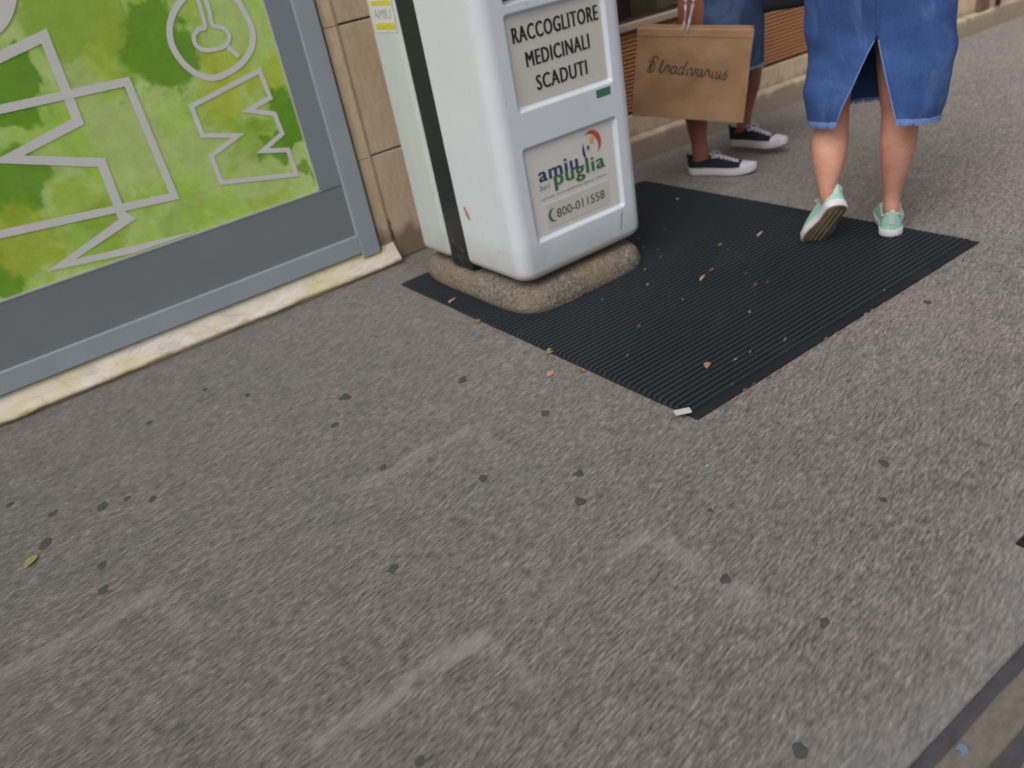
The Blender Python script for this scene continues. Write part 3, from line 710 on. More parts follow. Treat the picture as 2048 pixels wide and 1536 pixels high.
crescent(1.622, 0.452, 0.038, 130, -60, 0.016, YL - 0.0006); build('red_crescent', bm, M['red_ink'], lg)
bm = bmesh.new(); crescent(1.618, 0.436, 0.036, 140, 235, 0.009, YL - 0.0006); build('blue_crescent', bm, M['blue_ink'], lg)
bm = bmesh.new()
q = [bm.verts.new(Vector((1.622 + dx, YL - 0.0008, 0.462 + dz)) - BC) for dx, dz in ((-0.009, -0.009), (0.006, -0.011), (0.011, 0.006), (-0.004, 0.011))]; bm.faces.new(q); build('yellow_square', bm, M['yellow_ink'], lg)
bm = bmesh.new()
q = [bm.verts.new(Vector((1.606 + dx, YL - 0.0008, 0.442 + dz)) - BC) for dx, dz in ((-0.006, -0.007), (0.005, -0.006), (0.006, 0.006), (-0.004, 0.005))]; bm.faces.new(q); build('green_square', bm, M['green_ink'], lg)
ph = flat('phone_sticker', 1.412, 1.668, 0.246, 0.322, YP - 0.0026, M['sticker'])
wr('lettering', '800-011558', M['ink_brown'], ph, 1.452, 0.270, 0.196, 0.027, YP - 0.0038, 0.0)
bm = bmesh.new(); crescent(1.440, 0.284, 0.021, 80, 290, 0.009, YP - 0.0040); build('green_receiver', bm, M['green_ink'], ph)
# sticker on the side of the rear shell
bm = bmesh.new(); box(bm, (XL - 0.0012, 2.405, 0.845), (XL + 0.0002, 2.545, 0.965), 0.0003, 1)
for v in bm.verts: v.co -= BC
ss = build('side_sticker', bm, M['sticker_white'], bn)
for z0_, z1_, mt in ((0.853, 0.872, 'yellow_band'), (0.922, 0.936, 'yellow_band')):
    bm = bmesh.new(); n_ = 16
    lo = [bm.verts.new(Vector((XL - 0.0016, 2.41 + 0.125 * i / n_, z0_ + 0.003 * noise.noise((i * 0.6, z0_, 0)))) - BC) for i in range(n_ + 1)]
    hi = [bm.verts.new(Vector((XL - 0.0016, 2.41 + 0.125 * i / n_, z1_ + 0.004 * noise.noise((i * 0.6, z0_, 5)))) - BC) for i in range(n_ + 1)]
    for i in range(n_): bm.faces.new((lo[i], lo[i + 1], hi[i + 1], hi[i]))
    build('yellow_band', bm, M[mt], ss)
text_fit('lettering', 'AMIU', M['blue_band'], ss, Vector((XL - 0.0018, 2.53, 0.884)) - BC, (0, -1, 0), (0, 0, 1), 0.11, 0.028, 0.0)

# ------------------------------------------------------------------ shoes
def make_shoe(parent, MX, style, L=0.245):
    """built heel at x=0, toe at +x=L, y lateral, z up; MX places it in the parent's space"""
    def prof(t):    # half width, centre offset
        wv = [0.027, 0.033, 0.032, 0.031, 0.035, 0.041, 0.044, 0.041, 0.030, 0.012]
        k = t * (len(wv) - 1); i = min(int(k), len(wv) - 2); f = k - i; f = f * f * (3 - 2 * f) * 0.5 + f * 0.5
        return wv[i] * (1 - f) + wv[i + 1] * f
    def outline(scale, nseg=44):
        P = []
        for i in range(nseg + 1):
            t = 0.5 - 0.5 * cos(pi * i / nseg); end = min(1, math.sqrt(max(0, 1 - ((0.09 - t) / 0.09) ** 2)) if t < 0.09 else 1)
            e2 = min(1, math.sqrt(max(0, 1 - ((t - 0.86) / 0.14) ** 2)) if t > 0.86 else 1)
            P.append((t * L, max(0.0005, (prof(min(t, 0.9)) * end * e2) * scale)))
        return P
    spring = lambda x: 0.012 * max(0, (x / L - 0.72) / 0.28) ** 2
    def solid(name, levels, mat, p, smooth=60):
        bm = bmesh.new(); rs = []
        for scale, z, xs in levels:
            o_ = outline(scale); rg = [bm.verts.new(MX @ Vector((L / 2 + (x - L / 2) * xs, y_, z + spring(x)))) for x, y_ in o_] + [bm.verts.new(MX @ Vector((L / 2 + (x - L / 2) * xs, -y_, z + spring(x)))) for x, y_ in o_[::-1]]
            rs.append(rg)
        for a, b in zip(rs, rs[1:]):
            for i in range(len(a)): bm.faces.new((a[i], a[(i + 1) % len(a)], b[(i + 1) % len(b)], b[i]))
        bm.faces.new(rs[0][::-1]); bm.faces.new(rs[-1])
        return build(name, bm, mat, p, smooth)
    sh = D.objects.new('shoe', None)
    COL.objects.link(sh); sh.parent = parent; sh.location = MX.translation
    keep = MX.copy(); loc = MX.translation.copy()
    MXl = Matrix.Translation(-loc) @ keep
    MX = MXl
    st = 0.034 if style == 'low' else 0.025
    solid('sole', [(1.0, 0.003, 1.0), (1.06, 0.006, 1.015), (1.07, st * 0.6, 1.02), (1.05, st, 1.015), (0.95, st + 0.001, 0.99)], M['rubber_white'], sh)
    solid('outsole', [(0.94, 0.0, 0.985), (0.97, 0.0015, 0.99), (0.97, 0.0032, 0.99)], M['tread'], sh)
    if style == 'mint':
        bm = bmesh.new()
        for yy in (-0.016, 0.0, 0.016):
            vs = [bm.verts.new(MX @ Vector(p)) for p in ((0.02, yy - 0.003, -0.0012), (L * 0.8, yy - 0.003, -0.0012), (L * 0.8, yy + 0.003, -0.0012), (0.02, yy + 0.003, -0.0012))]; bm.faces.new(vs)
        build('tread_rib', bm, M['tread_light'], sh)
    # upper: cross-sections along the foot, open at the ankle
    def hgt(t):
        if t < 0.36: return 0.070 + 0.012 * max(0, 1 - t / 0.07) - 0.020 * sin(pi * min(t / 0.34, 1)) * 0.6
        hv = [(0.36, 0.080), (0.45, 0.078), (0.6, 0.064), (0.72, 0.053), (0.85, 0.046), (0.95, 0.038), (1.0, 0.029)]
        for (a, ha), (b, hb) in zip(hv, hv[1:]):
            if t <= b: return ha + (hb - ha) * (t - a) / (b - a)
        return 0.029
    bm = bmesh.new(); rs = []; n_ = 40; K = 18
    for i in range(n_ + 1):
        t = 0.5 - 0.5 * cos(pi * i / n_); x = t * L
        end = math.sqrt(max(0.0, 1 - ((0.09 - t) / 0.09) ** 2)) if t < 0.09 else 1
        e2 = math.sqrt(max(0.0, 1 - ((t - 0.86) / 0.14) ** 2)) if t > 0.86 else 1
        hw = max(0.002, prof(min(t, 0.9)) * end * e2) * 0.99; H = hgt(t) + spring(x) - st + 0.006
        rg = []
        for k in range(K + 1):
            a = pi * k / K; c_ = cos(a); s_ = sin(a)
            open_ = t < 0.36
            if open_:   # walls lean in a little and stop at the collar
                ww = hw * (1 - 0.18 * (s_ ** 1.5)) if abs(c_) > 0.35 else hw * 0.80 * c_ / 0.35
                zz = H * min(1, s_ / 0.94) if abs(c_) > 0.35 else H - 0.014 * (1 - abs(c_) / 0.35)
                yy = math.copysign(ww, c_) if abs(c_) > 0.35 else ww
            else:
                yy = hw * math.copysign(abs(c_) ** 0.75, c_); zz = H * (s_ ** 0.85)
            rg.append(bm.verts.new(MX @ Vector((x, yy, st - 0.006 + zz))))
        rs.append(rg)
    for a, b in zip(rs, rs[1:]):
        for k in range(K): bm.faces.new((a[k], a[k + 1], b[k + 1], b[k]))
    bm.faces.new(rs[0]); bm.faces.new(rs[-1][::-1])
    up = build('upper', bm, M['mint'] if style == 'mint' else M['black_canvas'], sh, 50)
    # heel tab and collar rim
    bm = bmesh.new(); limb(bm, [(0.001, 0, 0.045, 0.010, 0.003), (0.000, 0, 0.070, 0.010, 0.003), (-0.003, 0, 0.090, 0.007, 0.0025)], (0, 1, 0), 4, 10)
    bm.transform(MX); build('heel_tab', bm, M['mint_lining'] if style == 'mint' else M['black_canvas'], sh, 60)
    bm = bmesh.new(); pts = []
    for sgn in (1, -1):
        for i in range(0, 11):
            t = 0.02 + 0.34 * (i / 10 if sgn == 1 else 1 - i / 10)
            end = math.sqrt(max(0.0, 1 - ((0.09 - t) / 0.09) ** 2)) if t < 0.09 else 1
            pts.append((t * L, sgn * prof(t) * end * 0.84, hgt(t) + 0.002, 0.0028, 0.0028))
    limb(bm, pts + [pts[0]], (0, 0, 1), 2, 8); bm.transform(MX); build('collar', bm, M['mint_lining'] if style == 'mint' else M['black_canvas'], sh, 60)
    # laces
    bm = bmesh.new(); lw = 0.003 if style == 'mint' else 0.0052
    for i in range(6):
        t = 0.40 + 0.058 * i; x = t * L; z = hgt(t) + spring(x) + 0.0015; hw = 0.020 - 0.0012 * i
        for sgn in (1, -1):
            limb(bm, [(x - 0.004, sgn * hw, z - 0.009, lw, 0.0016), (x, sgn * hw * 0.55, z - 0.001, lw, 0.0016), (x + 0.007, 0, z + 0.0016, lw, 0.0016), (x + 0.013, -sgn * hw * 0.55, z - 0.003, lw, 0.0016), (x + 0.016, -sgn * hw, z - 0.011, lw, 0.0016)], (1, 0, 0), 3, 6)
    if style != 'mint':
        for sgn in (1, -1):
            limb(bm, [(0.40 * L, 0, 0.084, 0.002, 0.002), (0.36 * L, sgn * 0.022, 0.094, 0.002, 0.002), (0.44 * L, sgn * 0.038, 0.080, 0.002, 0.002), (0.46 * L, sgn * 0.012, 0.081, 0.002, 0.002)], (0, 0, 1), 4, 6)
    bm.transform(MX); build('laces', bm, M['lace'], sh, 60)
    if style == 'low':   # white rubber toe cap
        bm = bmesh.new(); rs = []
        for i in range(14):
            t = 0.80 + 0.205 * i / 13; x = t * L
            e2 = math.sqrt(max(0.0, 1 - ((min(t, 1) - 0.86) / 0.14) ** 2)) if t > 0.86 else 1
            hw = max(0.002, prof(min(t, 0.9)) * e2) * 1.02; H = hgt(min(t, 1)) + spring(x) - st + 0.009
            rs.append([bm.verts.new(MX @ Vector((x, hw * math.copysign(abs(cos(pi * k / 14)) ** 0.75, cos(pi * k / 14)), st - 0.006 + H * sin(pi * k / 14) ** 0.85))) for k in range(15)])
        for a, b in zip(rs, rs[1:]):
            for k in range(14): bm.faces.new((a[k], a[k + 1], b[k + 1], b[k]))
        bm.faces.new(rs[0]); bm.faces.new(rs[-1][::-1])
        build('toe_cap', bm, M['rubber_white'], sh, 60)
        bm = bmesh.new(); rs = []
        for s_, z in ((1.075, 0.0045), (1.085, 0.0065), (1.075, 0.0085)):
            pass
        bm.free()
    return sh
def shoe_matrix(heel, toe, up):
    x = (Vector(toe) - Vector(heel)).normalized(); z = Vector(up); z = (z - x * z.dot(x)).normalized(); y = z.cross(x)
    mm = Matrix((x, y, z)).transposed().to_4x4(); mm.translation = heel; return mm

# ------------------------------------------------------------------ people
def hand(bm, wrist, direction, palm_side, curl, s=1.0, thumb_side=1):
    """palm + five fingers; direction = wrist to knuckles, palm_side = the way the palm faces, curl in radians per joint"""
    d = Vector(direction).normalized(); p = Vector(palm_side); p = (p - d * p.dot(d)).normalized(); l = d.cross(p) * thumb_side
    W = Vector(wrist)
    limb(bm, [tuple(W) + (0.024 * s, 0.017 * s), tuple(W + d * 0.03 * s) + (0.033 * s, 0.015 * s), tuple(W + d * 0.065 * s) + (0.038 * s, 0.013 * s), tuple(W + d * 0.085 * s) + (0.036 * s, 0.011 * s)], tuple(l), 4, 16)
    for i, (off, ln) in enumerate(((0.027, 0.070), (0.010, 0.078), (-0.008, 0.072), (-0.025, 0.056))):
        c = W + d * (0.084 - 0.004 * abs(i - 1)) * s + l * off * s; dd = d.copy(); pts = [tuple(c) + (0.0085 * s, 0.0085 * s)]
        for j, fr in enumerate((0.42, 0.32, 0.26)):
            q = Matrix.Rotation(-curl * (1 + 0.15 * j + 0.06 * i) * thumb_side, 3, l); dd = (q @ dd) if (q @ dd).dot(p) > (Matrix.Rotation(curl, 3, l) @ dd).dot(p) else (Matrix.Rotation(curl * (1 + 0.06 * i), 3, l) @ dd)
            c = c + dd * ln * fr * s; r = (0.0080, 0.0074, 0.0064)[j] * s; pts.append(tuple(c) + (r, r))
        limb(bm, pts, tuple(l), 3, 10)
    t0 = W + d * 0.022 * s + l * 0.026 * s
    t1 = t0 + (d * 0.5 + l * 0.6 + p * 0.45).normalized() * 0.036 * s; t2 = t1 + (d * 0.75 + l * 0.1 + p * 0.6).normalized() * 0.030 * s; t3 = t2 + (d * 0.8 - l * 0.25 + p * 0.5).normalized() * 0.022 * s
    limb(bm, [tuple(t0) + (0.012 * s, 0.012 * s), tuple(t1) + (0.0098 * s, 0.0098 * s), tuple(t2) + (0.0088 * s, 0.0088 * s), tuple(t3) + (0.0068 * s, 0.0068 * s)], tuple(p), 3, 10)

def head(bm, c, yaw=0.0, s=1.0):
    """c = centre of the skull; looks to +y"""
    b2 = bmesh.new()
    limb(b2, [(0, -0.004, -0.118, 0.020, 0.030), (0, 0.020, -0.100, 0.042, 0.052), (0, 0.012, -0.06, 0.060, 0.078), (0, 0.0, 0.0, 0.072, 0.094), (0, -0.006, 0.045, 0.073, 0.095), (0, -0.008, 0.085, 0.055, 0.072), (0, -0.008, 0.108, 0.020, 0.03)], (1, 0, 0), 5, 24)
    limb(b2, [(0, 0.088, 0.012, 0.006, 0.008), (0, 0.104, -0.022, 0.010, 0.011), (0, 0.108, -0.034, 0.015, 0.009)], (1, 0, 0), 3, 10)          # nose
    limb(b2, [(-0.020, 0.082, -0.062, 0.004, 0.006), (0, 0.091, -0.060, 0.006, 0.007), (0.020, 0.082, -0.062, 0.004, 0.006)], (0, 0, 1), 3, 8)  # lips
    for sx in (-1, 1):
        limb(b2, [(sx * 0.073, -0.006, 0.012, 0.005, 0.016), (sx * 0.076, -0.012, -0.010, 0.006, 0.014), (sx * 0.071, -0.004, -0.032, 0.004, 0.008)], (1, 0, 0), 3, 8)
        limb(b2, [(sx * 0.045, 0.084, 0.026, 0.006, 0.006), (sx * 0.028, 0.092, 0.030, 0.006, 0.006), (sx * 0.015, 0.090, 0.026, 0.005, 0.005)], (0, 0, 1), 3, 8)
        limb(b2, [(sx * 0.030, 0.078, 0.006, 0.012, 0.011), (sx * 0.030, 0.082, 0.006, 0.012, 0.010)], (1, 0, 0), 2, 10)
    b2.transform(Matrix.Translation(c) @ Matrix.Rotation(yaw, 4, 'Z') @ Matrix.Scale(s, 4))
    me = D.meshes.new('t'); b2.to_mesh(me); b2.free(); bm.from_mesh(me); D.meshes.remove(me)

def face_parts(root, body, c, s=1.0):
    for sx in (-1, 1):
        bm = bmesh.new(); bmesh.ops.create_uvsphere(bm, u_segments=14, v_segments=10, radius=0.0115 * s)
        bmesh.ops.translate(bm, verts=bm.verts, vec=Vector(c) + Vector((sx * 0.030, 0.0845, 0.006)) * s); e = build('eye', bm, M['rubber_white'], body, 60)
        bm = bmesh.new(); bmesh.ops.create_uvsphere(bm, u_segments=10, v_segments=8, radius=0.0055 * s)
        bmesh.ops.translate(bm, verts=bm.verts, vec=Vector(c) + Vector((sx * 0.030, 0.0918, 0.006)) * s); build('iris', bm, M['hair'], e, 60)
    bm = bmesh.new()
    limb(bm, [(0, 0.035, 0.115, 0.03, 0.03), (0, 0.0, 0.105, 0.070, 0.085), (0, -0.030, 0.05, 0.084, 0.082), (0, -0.045, -0.02, 0.086, 0.066), (0, -0.062, -0.10, 0.080, 0.045), (0, -0.075, -0.20, 0.085, 0.030), (0, -0.085, -0.30, 0.070, 0.018)], (1, 0, 0), 5, 28)
    for v in bm.verts:
        q = v.co.copy(); v.co += Vector((q.x, q.y, 0)).normalized() * 0.004 * noise.noise((math.atan2(q.x, q.y) * 12, 0, q.z * 3))
    bm.transform(Matrix.Translation(c) @ Matrix.Scale(s, 4)); build('hair', bm, M['hair'], root, 60)

def skirt_mesh(cu, cw, zs_tab, gap=None, wob=0.006, seg=120, thick=0.003, seed=0, hemfun=None):
    """zs_tab: (z, cx, cy, rx, ry); gap(z)->(a0,a1) angular opening around the back (angle 0 = back)"""
    bm = bmesh.new(); tab = catmull(sorted(zs_tab, reverse=True), 8); rows = []
    for (z, cx, cy, rx, ry) in tab:
        g = gap(z) if gap else (0, 0); row = []
        for i in range(seg + 1):
            a = g[1] + (2 * pi + g[0] - g[1]) * i / seg      # runs from the right edge of the slit round to its left edge
            px = cx + cu + rx * math.copysign(abs(sin(a)) ** 0.92, sin(a)); py = cy + cw - ry * math.copysign(abs(cos(a)) ** 0.92, cos(a))
            n_ = noise.noise((px * 9 + seed, py * 9, z * 3.5)) + 0.6 * noise.noise((px * 4 + py * 6 + z * 7 + seed, 3, 2))
            n_ += 0.5 * sin(z * 34 + px * 22 + seed) * math.exp(-((z - 0.55) / 0.12) ** 2)
            if seed < 2:
                n_ += 1.5 * noise.noise((px * 5.0 - z * 11.0, z * 2.0 + px * 2, py * 2.0)) + 0.9 * (0.5 - abs(noise.noise((px * 6 - z * 15 + 3, z * 2, 11.0)))) + 0.8 * (0.4 - abs(noise.noise((px * 5 + z * 12, 4.0, 1.0))))
            k = 1 + wob * n_ * (7 if seed < 2 else 5)
            zz = z + (hemfun(a) * max(0, 1 - (z - tab[-1][0]) / 0.12) if hemfun else 0)
            row.append(bm.verts.new(((px - cx - cu) * k + cx + cu, (py - cy - cw) * k + cy + cw, zz)))
        rows.append(row)
    for a, b in zip(rows, rows[1:]):
        for i in range(seg): bm.faces.new((a[i], a[i + 1], b[i + 1], b[i]))
    hem = [v.co.copy() for v in rows[-1]]
    edges = ([r_[0].co.copy() for r_ in rows], [r_[-1].co.copy() for r_ in rows])
    if not gap: bmesh.ops.remove_doubles(bm, verts=bm.verts, dist=0.0003)
    return bm, hem, edges
def solidify(o, t=0.003):
    md = o.modifiers.new('thickness', 'SOLIDIFY'); md.thickness = t; md.offset = -1
def fringe(name, path, mat, parent, length=0.016, down=Vector((0, 0, -1)), dens=5):
    bm = bmesh.new()
    for a, b in zip(path, path[1:]):
        L_ = (b - a).length
        for k in range(dens):
            t = (k + random.random()) / dens; p = a.lerp(b, t) + Vector((0, 0, 0.004)); wv = (b - a).normalized() * 0.0022 if L_ > 0 else Vector((0.002, 0, 0))
            l_ = length * random.uniform(0.5, 1.15); off = Vector((random.uniform(-1, 1), random.uniform(-1, 1), 0)) * 0.003
            q = [bm.verts.new(p - wv), bm.verts.new(p + wv), bm.verts.new(p + down * l_ + off + wv * 0.3), bm.verts.new(p + down * l_ + off - wv * 0.3)]
            bm.faces.new(q)
    return build(name, bm, mat, parent)

# ---- walking woman in the blue denim skirt, seen from behind
PHI = radians(31)
A = empty('person', (2.300, 1.500, 0.0), PHI - pi / 2)
tag(A, 'woman seen from behind in a blue denim skirt with back slit and mint green sneakers', 'person')
bm = bmesh.new()
# right leg stands (x = right, y = forward)
limb(bm, [(0.090, 0.008, 0.055, 0.021, 0.026), (0.089, 0.006, 0.088, 0.0245, 0.032), (0.088, 0.004, 0.125, 0.0255, 0.031), (0.089, 0.000, 0.17, 0.032, 0.036), (0.093, -0.006, 0.23, 0.043, 0.047), (0.097, -0.010, 0.29, 0.052, 0.056), (0.098, -0.006, 0.34, 0.053, 0.056), (0.094, 0.002, 0.39, 0.049, 0.053), (0.088, 0.008, 0.435, 0.050, 0.056), (0.088, 0.010, 0.52, 0.062, 0.070), (0.092, 0.0, 0.64, 0.078, 0.086), (0.094, -0.004, 0.76, 0.090, 0.096), (0.09, 0.0, 0.82, 0.09, 0.10)], (1, 0, 0), 5, 24)
limb(bm, [(0.091, -0.006, 0.045, 0.022, 0.020), (0.086, 0.06, 0.045, 0.028, 0.024), (0.080, 0.12, 0.036, 0.031, 0.016), (0.077, 0.16, 0.033, 0.026, 0.010)], (1, 0, 0), 4, 16)
# left leg pushes off: heel high, toes still on the mat
limb(bm, [(-0.092, -0.108, 0.160, 0.024, 0.028), (-0.094, -0.106, 0.180, 0.0245, 0.030), (-0.096, -0.098, 0.205, 0.028, 0.031), (-0.096, -0.080, 0.24, 0.040, 0.042), (-0.095, -0.054, 0.29, 0.052, 0.050), (-0.094, -0.028, 0.345, 0.053, 0.055), (-0.092, -0.014, 0.40, 0.050, 0.053), (-0.090, 0.012, 0.445, 0.050, 0.055), (-0.090, 0.020, 0.53, 0.062, 0.070), (-0.088, 0.006, 0.65, 0.078, 0.086), (-0.084, -0.002, 0.76, 0.090, 0.096), (-0.08, 0.0, 0.82, 0.09, 0.10)], (1, 0, 0), 5, 24)
LH, LT, LU = Vector((-0.052, -0.158, 0.160)), Vector((-0.146, -0.062, -0.004)), Vector((-0.30, 0.80, 0.52))
fx_ = (LT - LH).normalized(); lu = (LU - fx_ * LU.dot(fx_)).normalized()
def fpnt(a, b): return tuple(LH + fx_ * a + lu * b)
limb(bm, [fpnt(0.03, 0.045) + (0.025, 0.024), fpnt(0.08, 0.045) + (0.028, 0.024), fpnt(0.14, 0.034) + (0.032, 0.016), fpnt(0.18, 0.030) + (0.026, 0.010)], tuple(fx_.cross(lu)), 4, 16)
limb(bm, [fpnt(0.045, 0.05) + (0.026, 0.028), (-0.092, -0.106, 0.165, 0.025, 0.029), (-0.094, -0.103, 0.185, 0.0245, 0.031)], (1, 0, 0), 4, 20)
# trunk, neck, arms (held forward), head
limb(bm, [(0.005, 0.0, 0.74, 0.14, 0.10), (0.005, -0.01, 0.82, 0.178, 0.122), (0.005, 0.0, 0.90, 0.160, 0.110), (0.005, 0.01, 1.00, 0.126, 0.092), (0.005, 0.005, 1.10, 0.134, 0.098), (0.005, 0.0, 1.20, 0.150, 0.100), (0.005, -0.005, 1.275, 0.146, 0.080), (0.005, -0.005, 1.32, 0.075, 0.055), (0.005, 0.0, 1.36, 0.048, 0.050), (0.005, 0.01, 1.42, 0.046, 0.050)], (1, 0, 0), 5, 28)
for sx in (-1, 1):
    limb(bm, [(0.005 + sx * 0.13, -0.005, 1.265, 0.042, 0.042), (0.005 + sx * 0.185, -0.01, 1.20, 0.040, 0.042), (0.005 + sx * 0.205, -0.015, 1.08, 0.036, 0.038), (0.005 + sx * 0.205, 0.0, 0.98, 0.032, 0.034), (0.005 + sx * 0.19, 0.06, 0.94, 0.032, 0.032), (0.005 + sx * 0.15, 0.15, 0.96, 0.026, 0.026), (0.005 + sx * 0.12, 0.205, 0.98, 0.020, 0.022)], (1, 0, 0), 5, 18)
    hand(bm, (0.005 + sx * 0.117, 0.21, 0.982), (-0.45 * sx, 0.8, 0.15), (-0.8 * sx, -0.3, -0.2), 0.45, 0.92, thumb_side=sx)
HC = Vector((0.005, 0.03, 1.505)); head(bm, HC, 0, 0.95)
me = fuse(bm, 0.006, 4); body = link('body', me, M['skin_a'], A, 180)
face_parts(A, body, HC, 0.95)
# t-shirt
bm = bmesh.new(); limb(bm, [(0.005, 0.005, 0.90, 0.172, 0.120), (0.005, 0.01, 1.00, 0.140, 0.106), (0.005, 0.005, 1.10, 0.146, 0.110), (0.005, 0.0, 1.20, 0.162, 0.112), (0.005, -0.005, 1.285, 0.150, 0.088), (0.005, -0.005, 1.325, 0.080, 0.062)], (1, 0, 0), 5, 30, cap=False)
for sx in (-1, 1): limb(bm, [(0.005 + sx * 0.11, -0.005, 1.275, 0.050, 0.050), (0.005 + sx * 0.185, -0.01, 1.205, 0.050, 0.052), (0.005 + sx * 0.208, -0.014, 1.12, 0.048, 0.050)], (1, 0, 0), 4, 20, cap=True)
me = fuse(bm, 0.007, 3); link('shirt', me, M['top_white'], A, 180)
# skirt
apex = 0.632
def gapA(z):
    if z >= apex: return (-0.0008, 0.0008)
    t = (apex - z) / (apex - 0.397)
    return (-0.50 * t ** 0.92, 0.20 * t + 0.10 * t * t)
bm, hem, edges = skirt_mesh(0.028, 0.0, [(0.94, 0, 0.0, 0.168, 0.122), (0.84, 0, -0.006, 0.186, 0.134), (0.74, 0, -0.004, 0.190, 0.134), (0.62, 0.002, 0.0, 0.195, 0.132), (0.52, 0.002, -0.006, 0.190, 0.136), (0.45, 0.0, -0.010, 0.186, 0.138), (0.397, -0.002, -0.012, 0.181, 0.140)], gapA, 0.006, 140, seed=1.3, hemfun=lambda a: 0.010 * cos(2 * a) - 0.006 * sin(a))
sk = build('skirt', bm, M['denim_blue'], A, 180); solidify(sk, 0.0028)
fringe('frayed_hem', hem, M['fray'], sk, 0.020, dens=7)
for e_ in edges:
    cut = [p for p in e_ if p.z < 0.632]
    bm = bmesh.new(); limb(bm, [tuple(p) + (0.0022, 0.0022) for p in cut], (0, 1, 0), 1, 6); build('slit_edge', bm, simple('pale_denim_edge', lin(110, 140, 190), 0.9, coords='obj'), sk)
bm = bmesh.new(); bk = [p for p in edges[0] if p.z >= 0.63]
limb(bm, [tuple(p + Vector((0, -0.0005, 0))) + (0.002, 0.0012) for p in bk], (1, 0, 0), 1, 6); build('back_seam', bm, simple('seam_thread', lin(64, 92, 148), 0.9, coords='obj'), sk)
bm = bmesh.new(); limb(bm, [(0.028, 0.0, 0.915, 0.1735, 0.1275), (0.028, 0.0, 0.95, 0.171, 0.1255)], (1, 0, 0), 2, 60, cap=False); build('waistband', bm, M['denim_blue'], sk, 60)
make_shoe(A, shoe_matrix((0.092, -0.052, 0.0095), (0.074, 0.20, 0.004), (0, 0, 1)), 'mint', 0.258)
make_shoe(A, shoe_matrix(LH, LT, LU), 'mint', 0.235)

# ---- second woman with the paper bag
PHI2 = radians(-58)
G = empty('person', (2.755, 2.430, 0.0), PHI2 - pi / 2)
tag(G, 'woman in a dark denim skirt and black canvas shoes holding the brown paper bag', 'person')
GI = (Matrix.Translation((2.755, 2.430, 0.0)) @ Matrix.Rotation(PHI2 - pi / 2, 4, 'Z')).inverted()
def gl(x, y, z): return GI @ Vector((x, y, z))
def gp(x, y, z, a, b): v = gl(x, y, z); return (v.x, v.y, v.z, a, b)
bm = bmesh.new()
f1h, f1t = Vector((2.560, 2.490, 0.0)), Vector((2.672, 2.250, 0.0))
f2h, f2t = Vector((2.905, 2.555, 0.020)), Vector((2.925, 2.300, 0.030))
fd1 = (f1t - f1h).normalized(); fd2 = (f2t - f2h).normalized()
# leg one (nearer the bin), leg two (behind)
a1 = f1h + fd1 * 0.055; a2 = f2h + fd2 * 0.068
limb(bm, [gp(a1.x, a1.y, 0.045, 0.026, 0.033), gp(a1.x, a1.y, 0.09, 0.027, 0.035), gp(a1.x, a1.y + 0.005, 0.14, 0.029, 0.034), gp(a1.x + 0.002, a1.y + 0.012, 0.20, 0.037, 0.042), gp(a1.x + 0.008, a1.y + 0.016, 0.29, 0.050, 0.054), gp(a1.x + 0.014, a1.y + 0.008, 0.36, 0.048, 0.052), gp(a1.x + 0.02, a1.y - 0.006, 0.43, 0.050, 0.055), gp(a1.x + 0.03, a1.y, 0.54, 0.065, 0.072), gp(a1.x + 0.05, a1.y, 0.68, 0.082, 0.088), gp(2.70, 2.44, 0.80, 0.09, 0.10)], (1, 0, 0), 5, 24)
limb(bm, [gp(a2.x, a2.y, 0.060, 0.023, 0.028), gp(a2.x, a2.y, 0.10, 0.025, 0.031), gp(a2.x + 0.004, a2.y - 0.004, 0.15, 0.0255, 0.030), gp(a2.x + 0.010, a2.y - 0.012, 0.21, 0.029, 0.036), gp(a2.x + 0.016, a2.y - 0.026, 0.29, 0.040, 0.046), gp(a2.x + 0.014, a2.y - 0.040, 0.36, 0.042, 0.046), gp(a2.x + 0.0, a2.y - 0.055, 0.43, 0.046, 0.050), gp(a2.x - 0.03, a2.y - 0.055, 0.54, 0.062, 0.068), gp(2.835, 2.44, 0.68, 0.080, 0.086), gp(2.81, 2.43, 0.80, 0.09, 0.10)], (1, 0, 0), 5, 24)
for h_, d_ in ((f1h, fd1), (f2h, fd2)):
    pr = [h_ + d_ * k for k in (0.03, 0.09, 0.15, 0.19)]
    limb(bm, [tuple(gl(q.x, q.y, h_.z + zz)) + (r1, r2) for q, zz, r1, r2 in zip(pr, (0.045, 0.045, 0.036, 0.030), (0.026, 0.028, 0.032, 0.026), (0.024, 0.024, 0.016, 0.010))], (1, 0, 0), 4, 16)
limb(bm, [(0, 0.0, 0.74, 0.14, 0.10), (0, -0.01, 0.82, 0.172, 0.118), (0, 0.0, 0.90, 0.156, 0.108), (0, 0.01, 1.00, 0.124, 0.090), (0, 0.005, 1.10, 0.132, 0.096), (0, 0.0, 1.20, 0.148, 0.098), (0, -0.005, 1.275, 0.144, 0.080), (0, -0.005, 1.32, 0.075, 0.055), (0, 0.0, 1.36, 0.048, 0.050), (0, 0.01, 1.42, 0.046, 0.050)], (1, 0, 0), 5, 28)
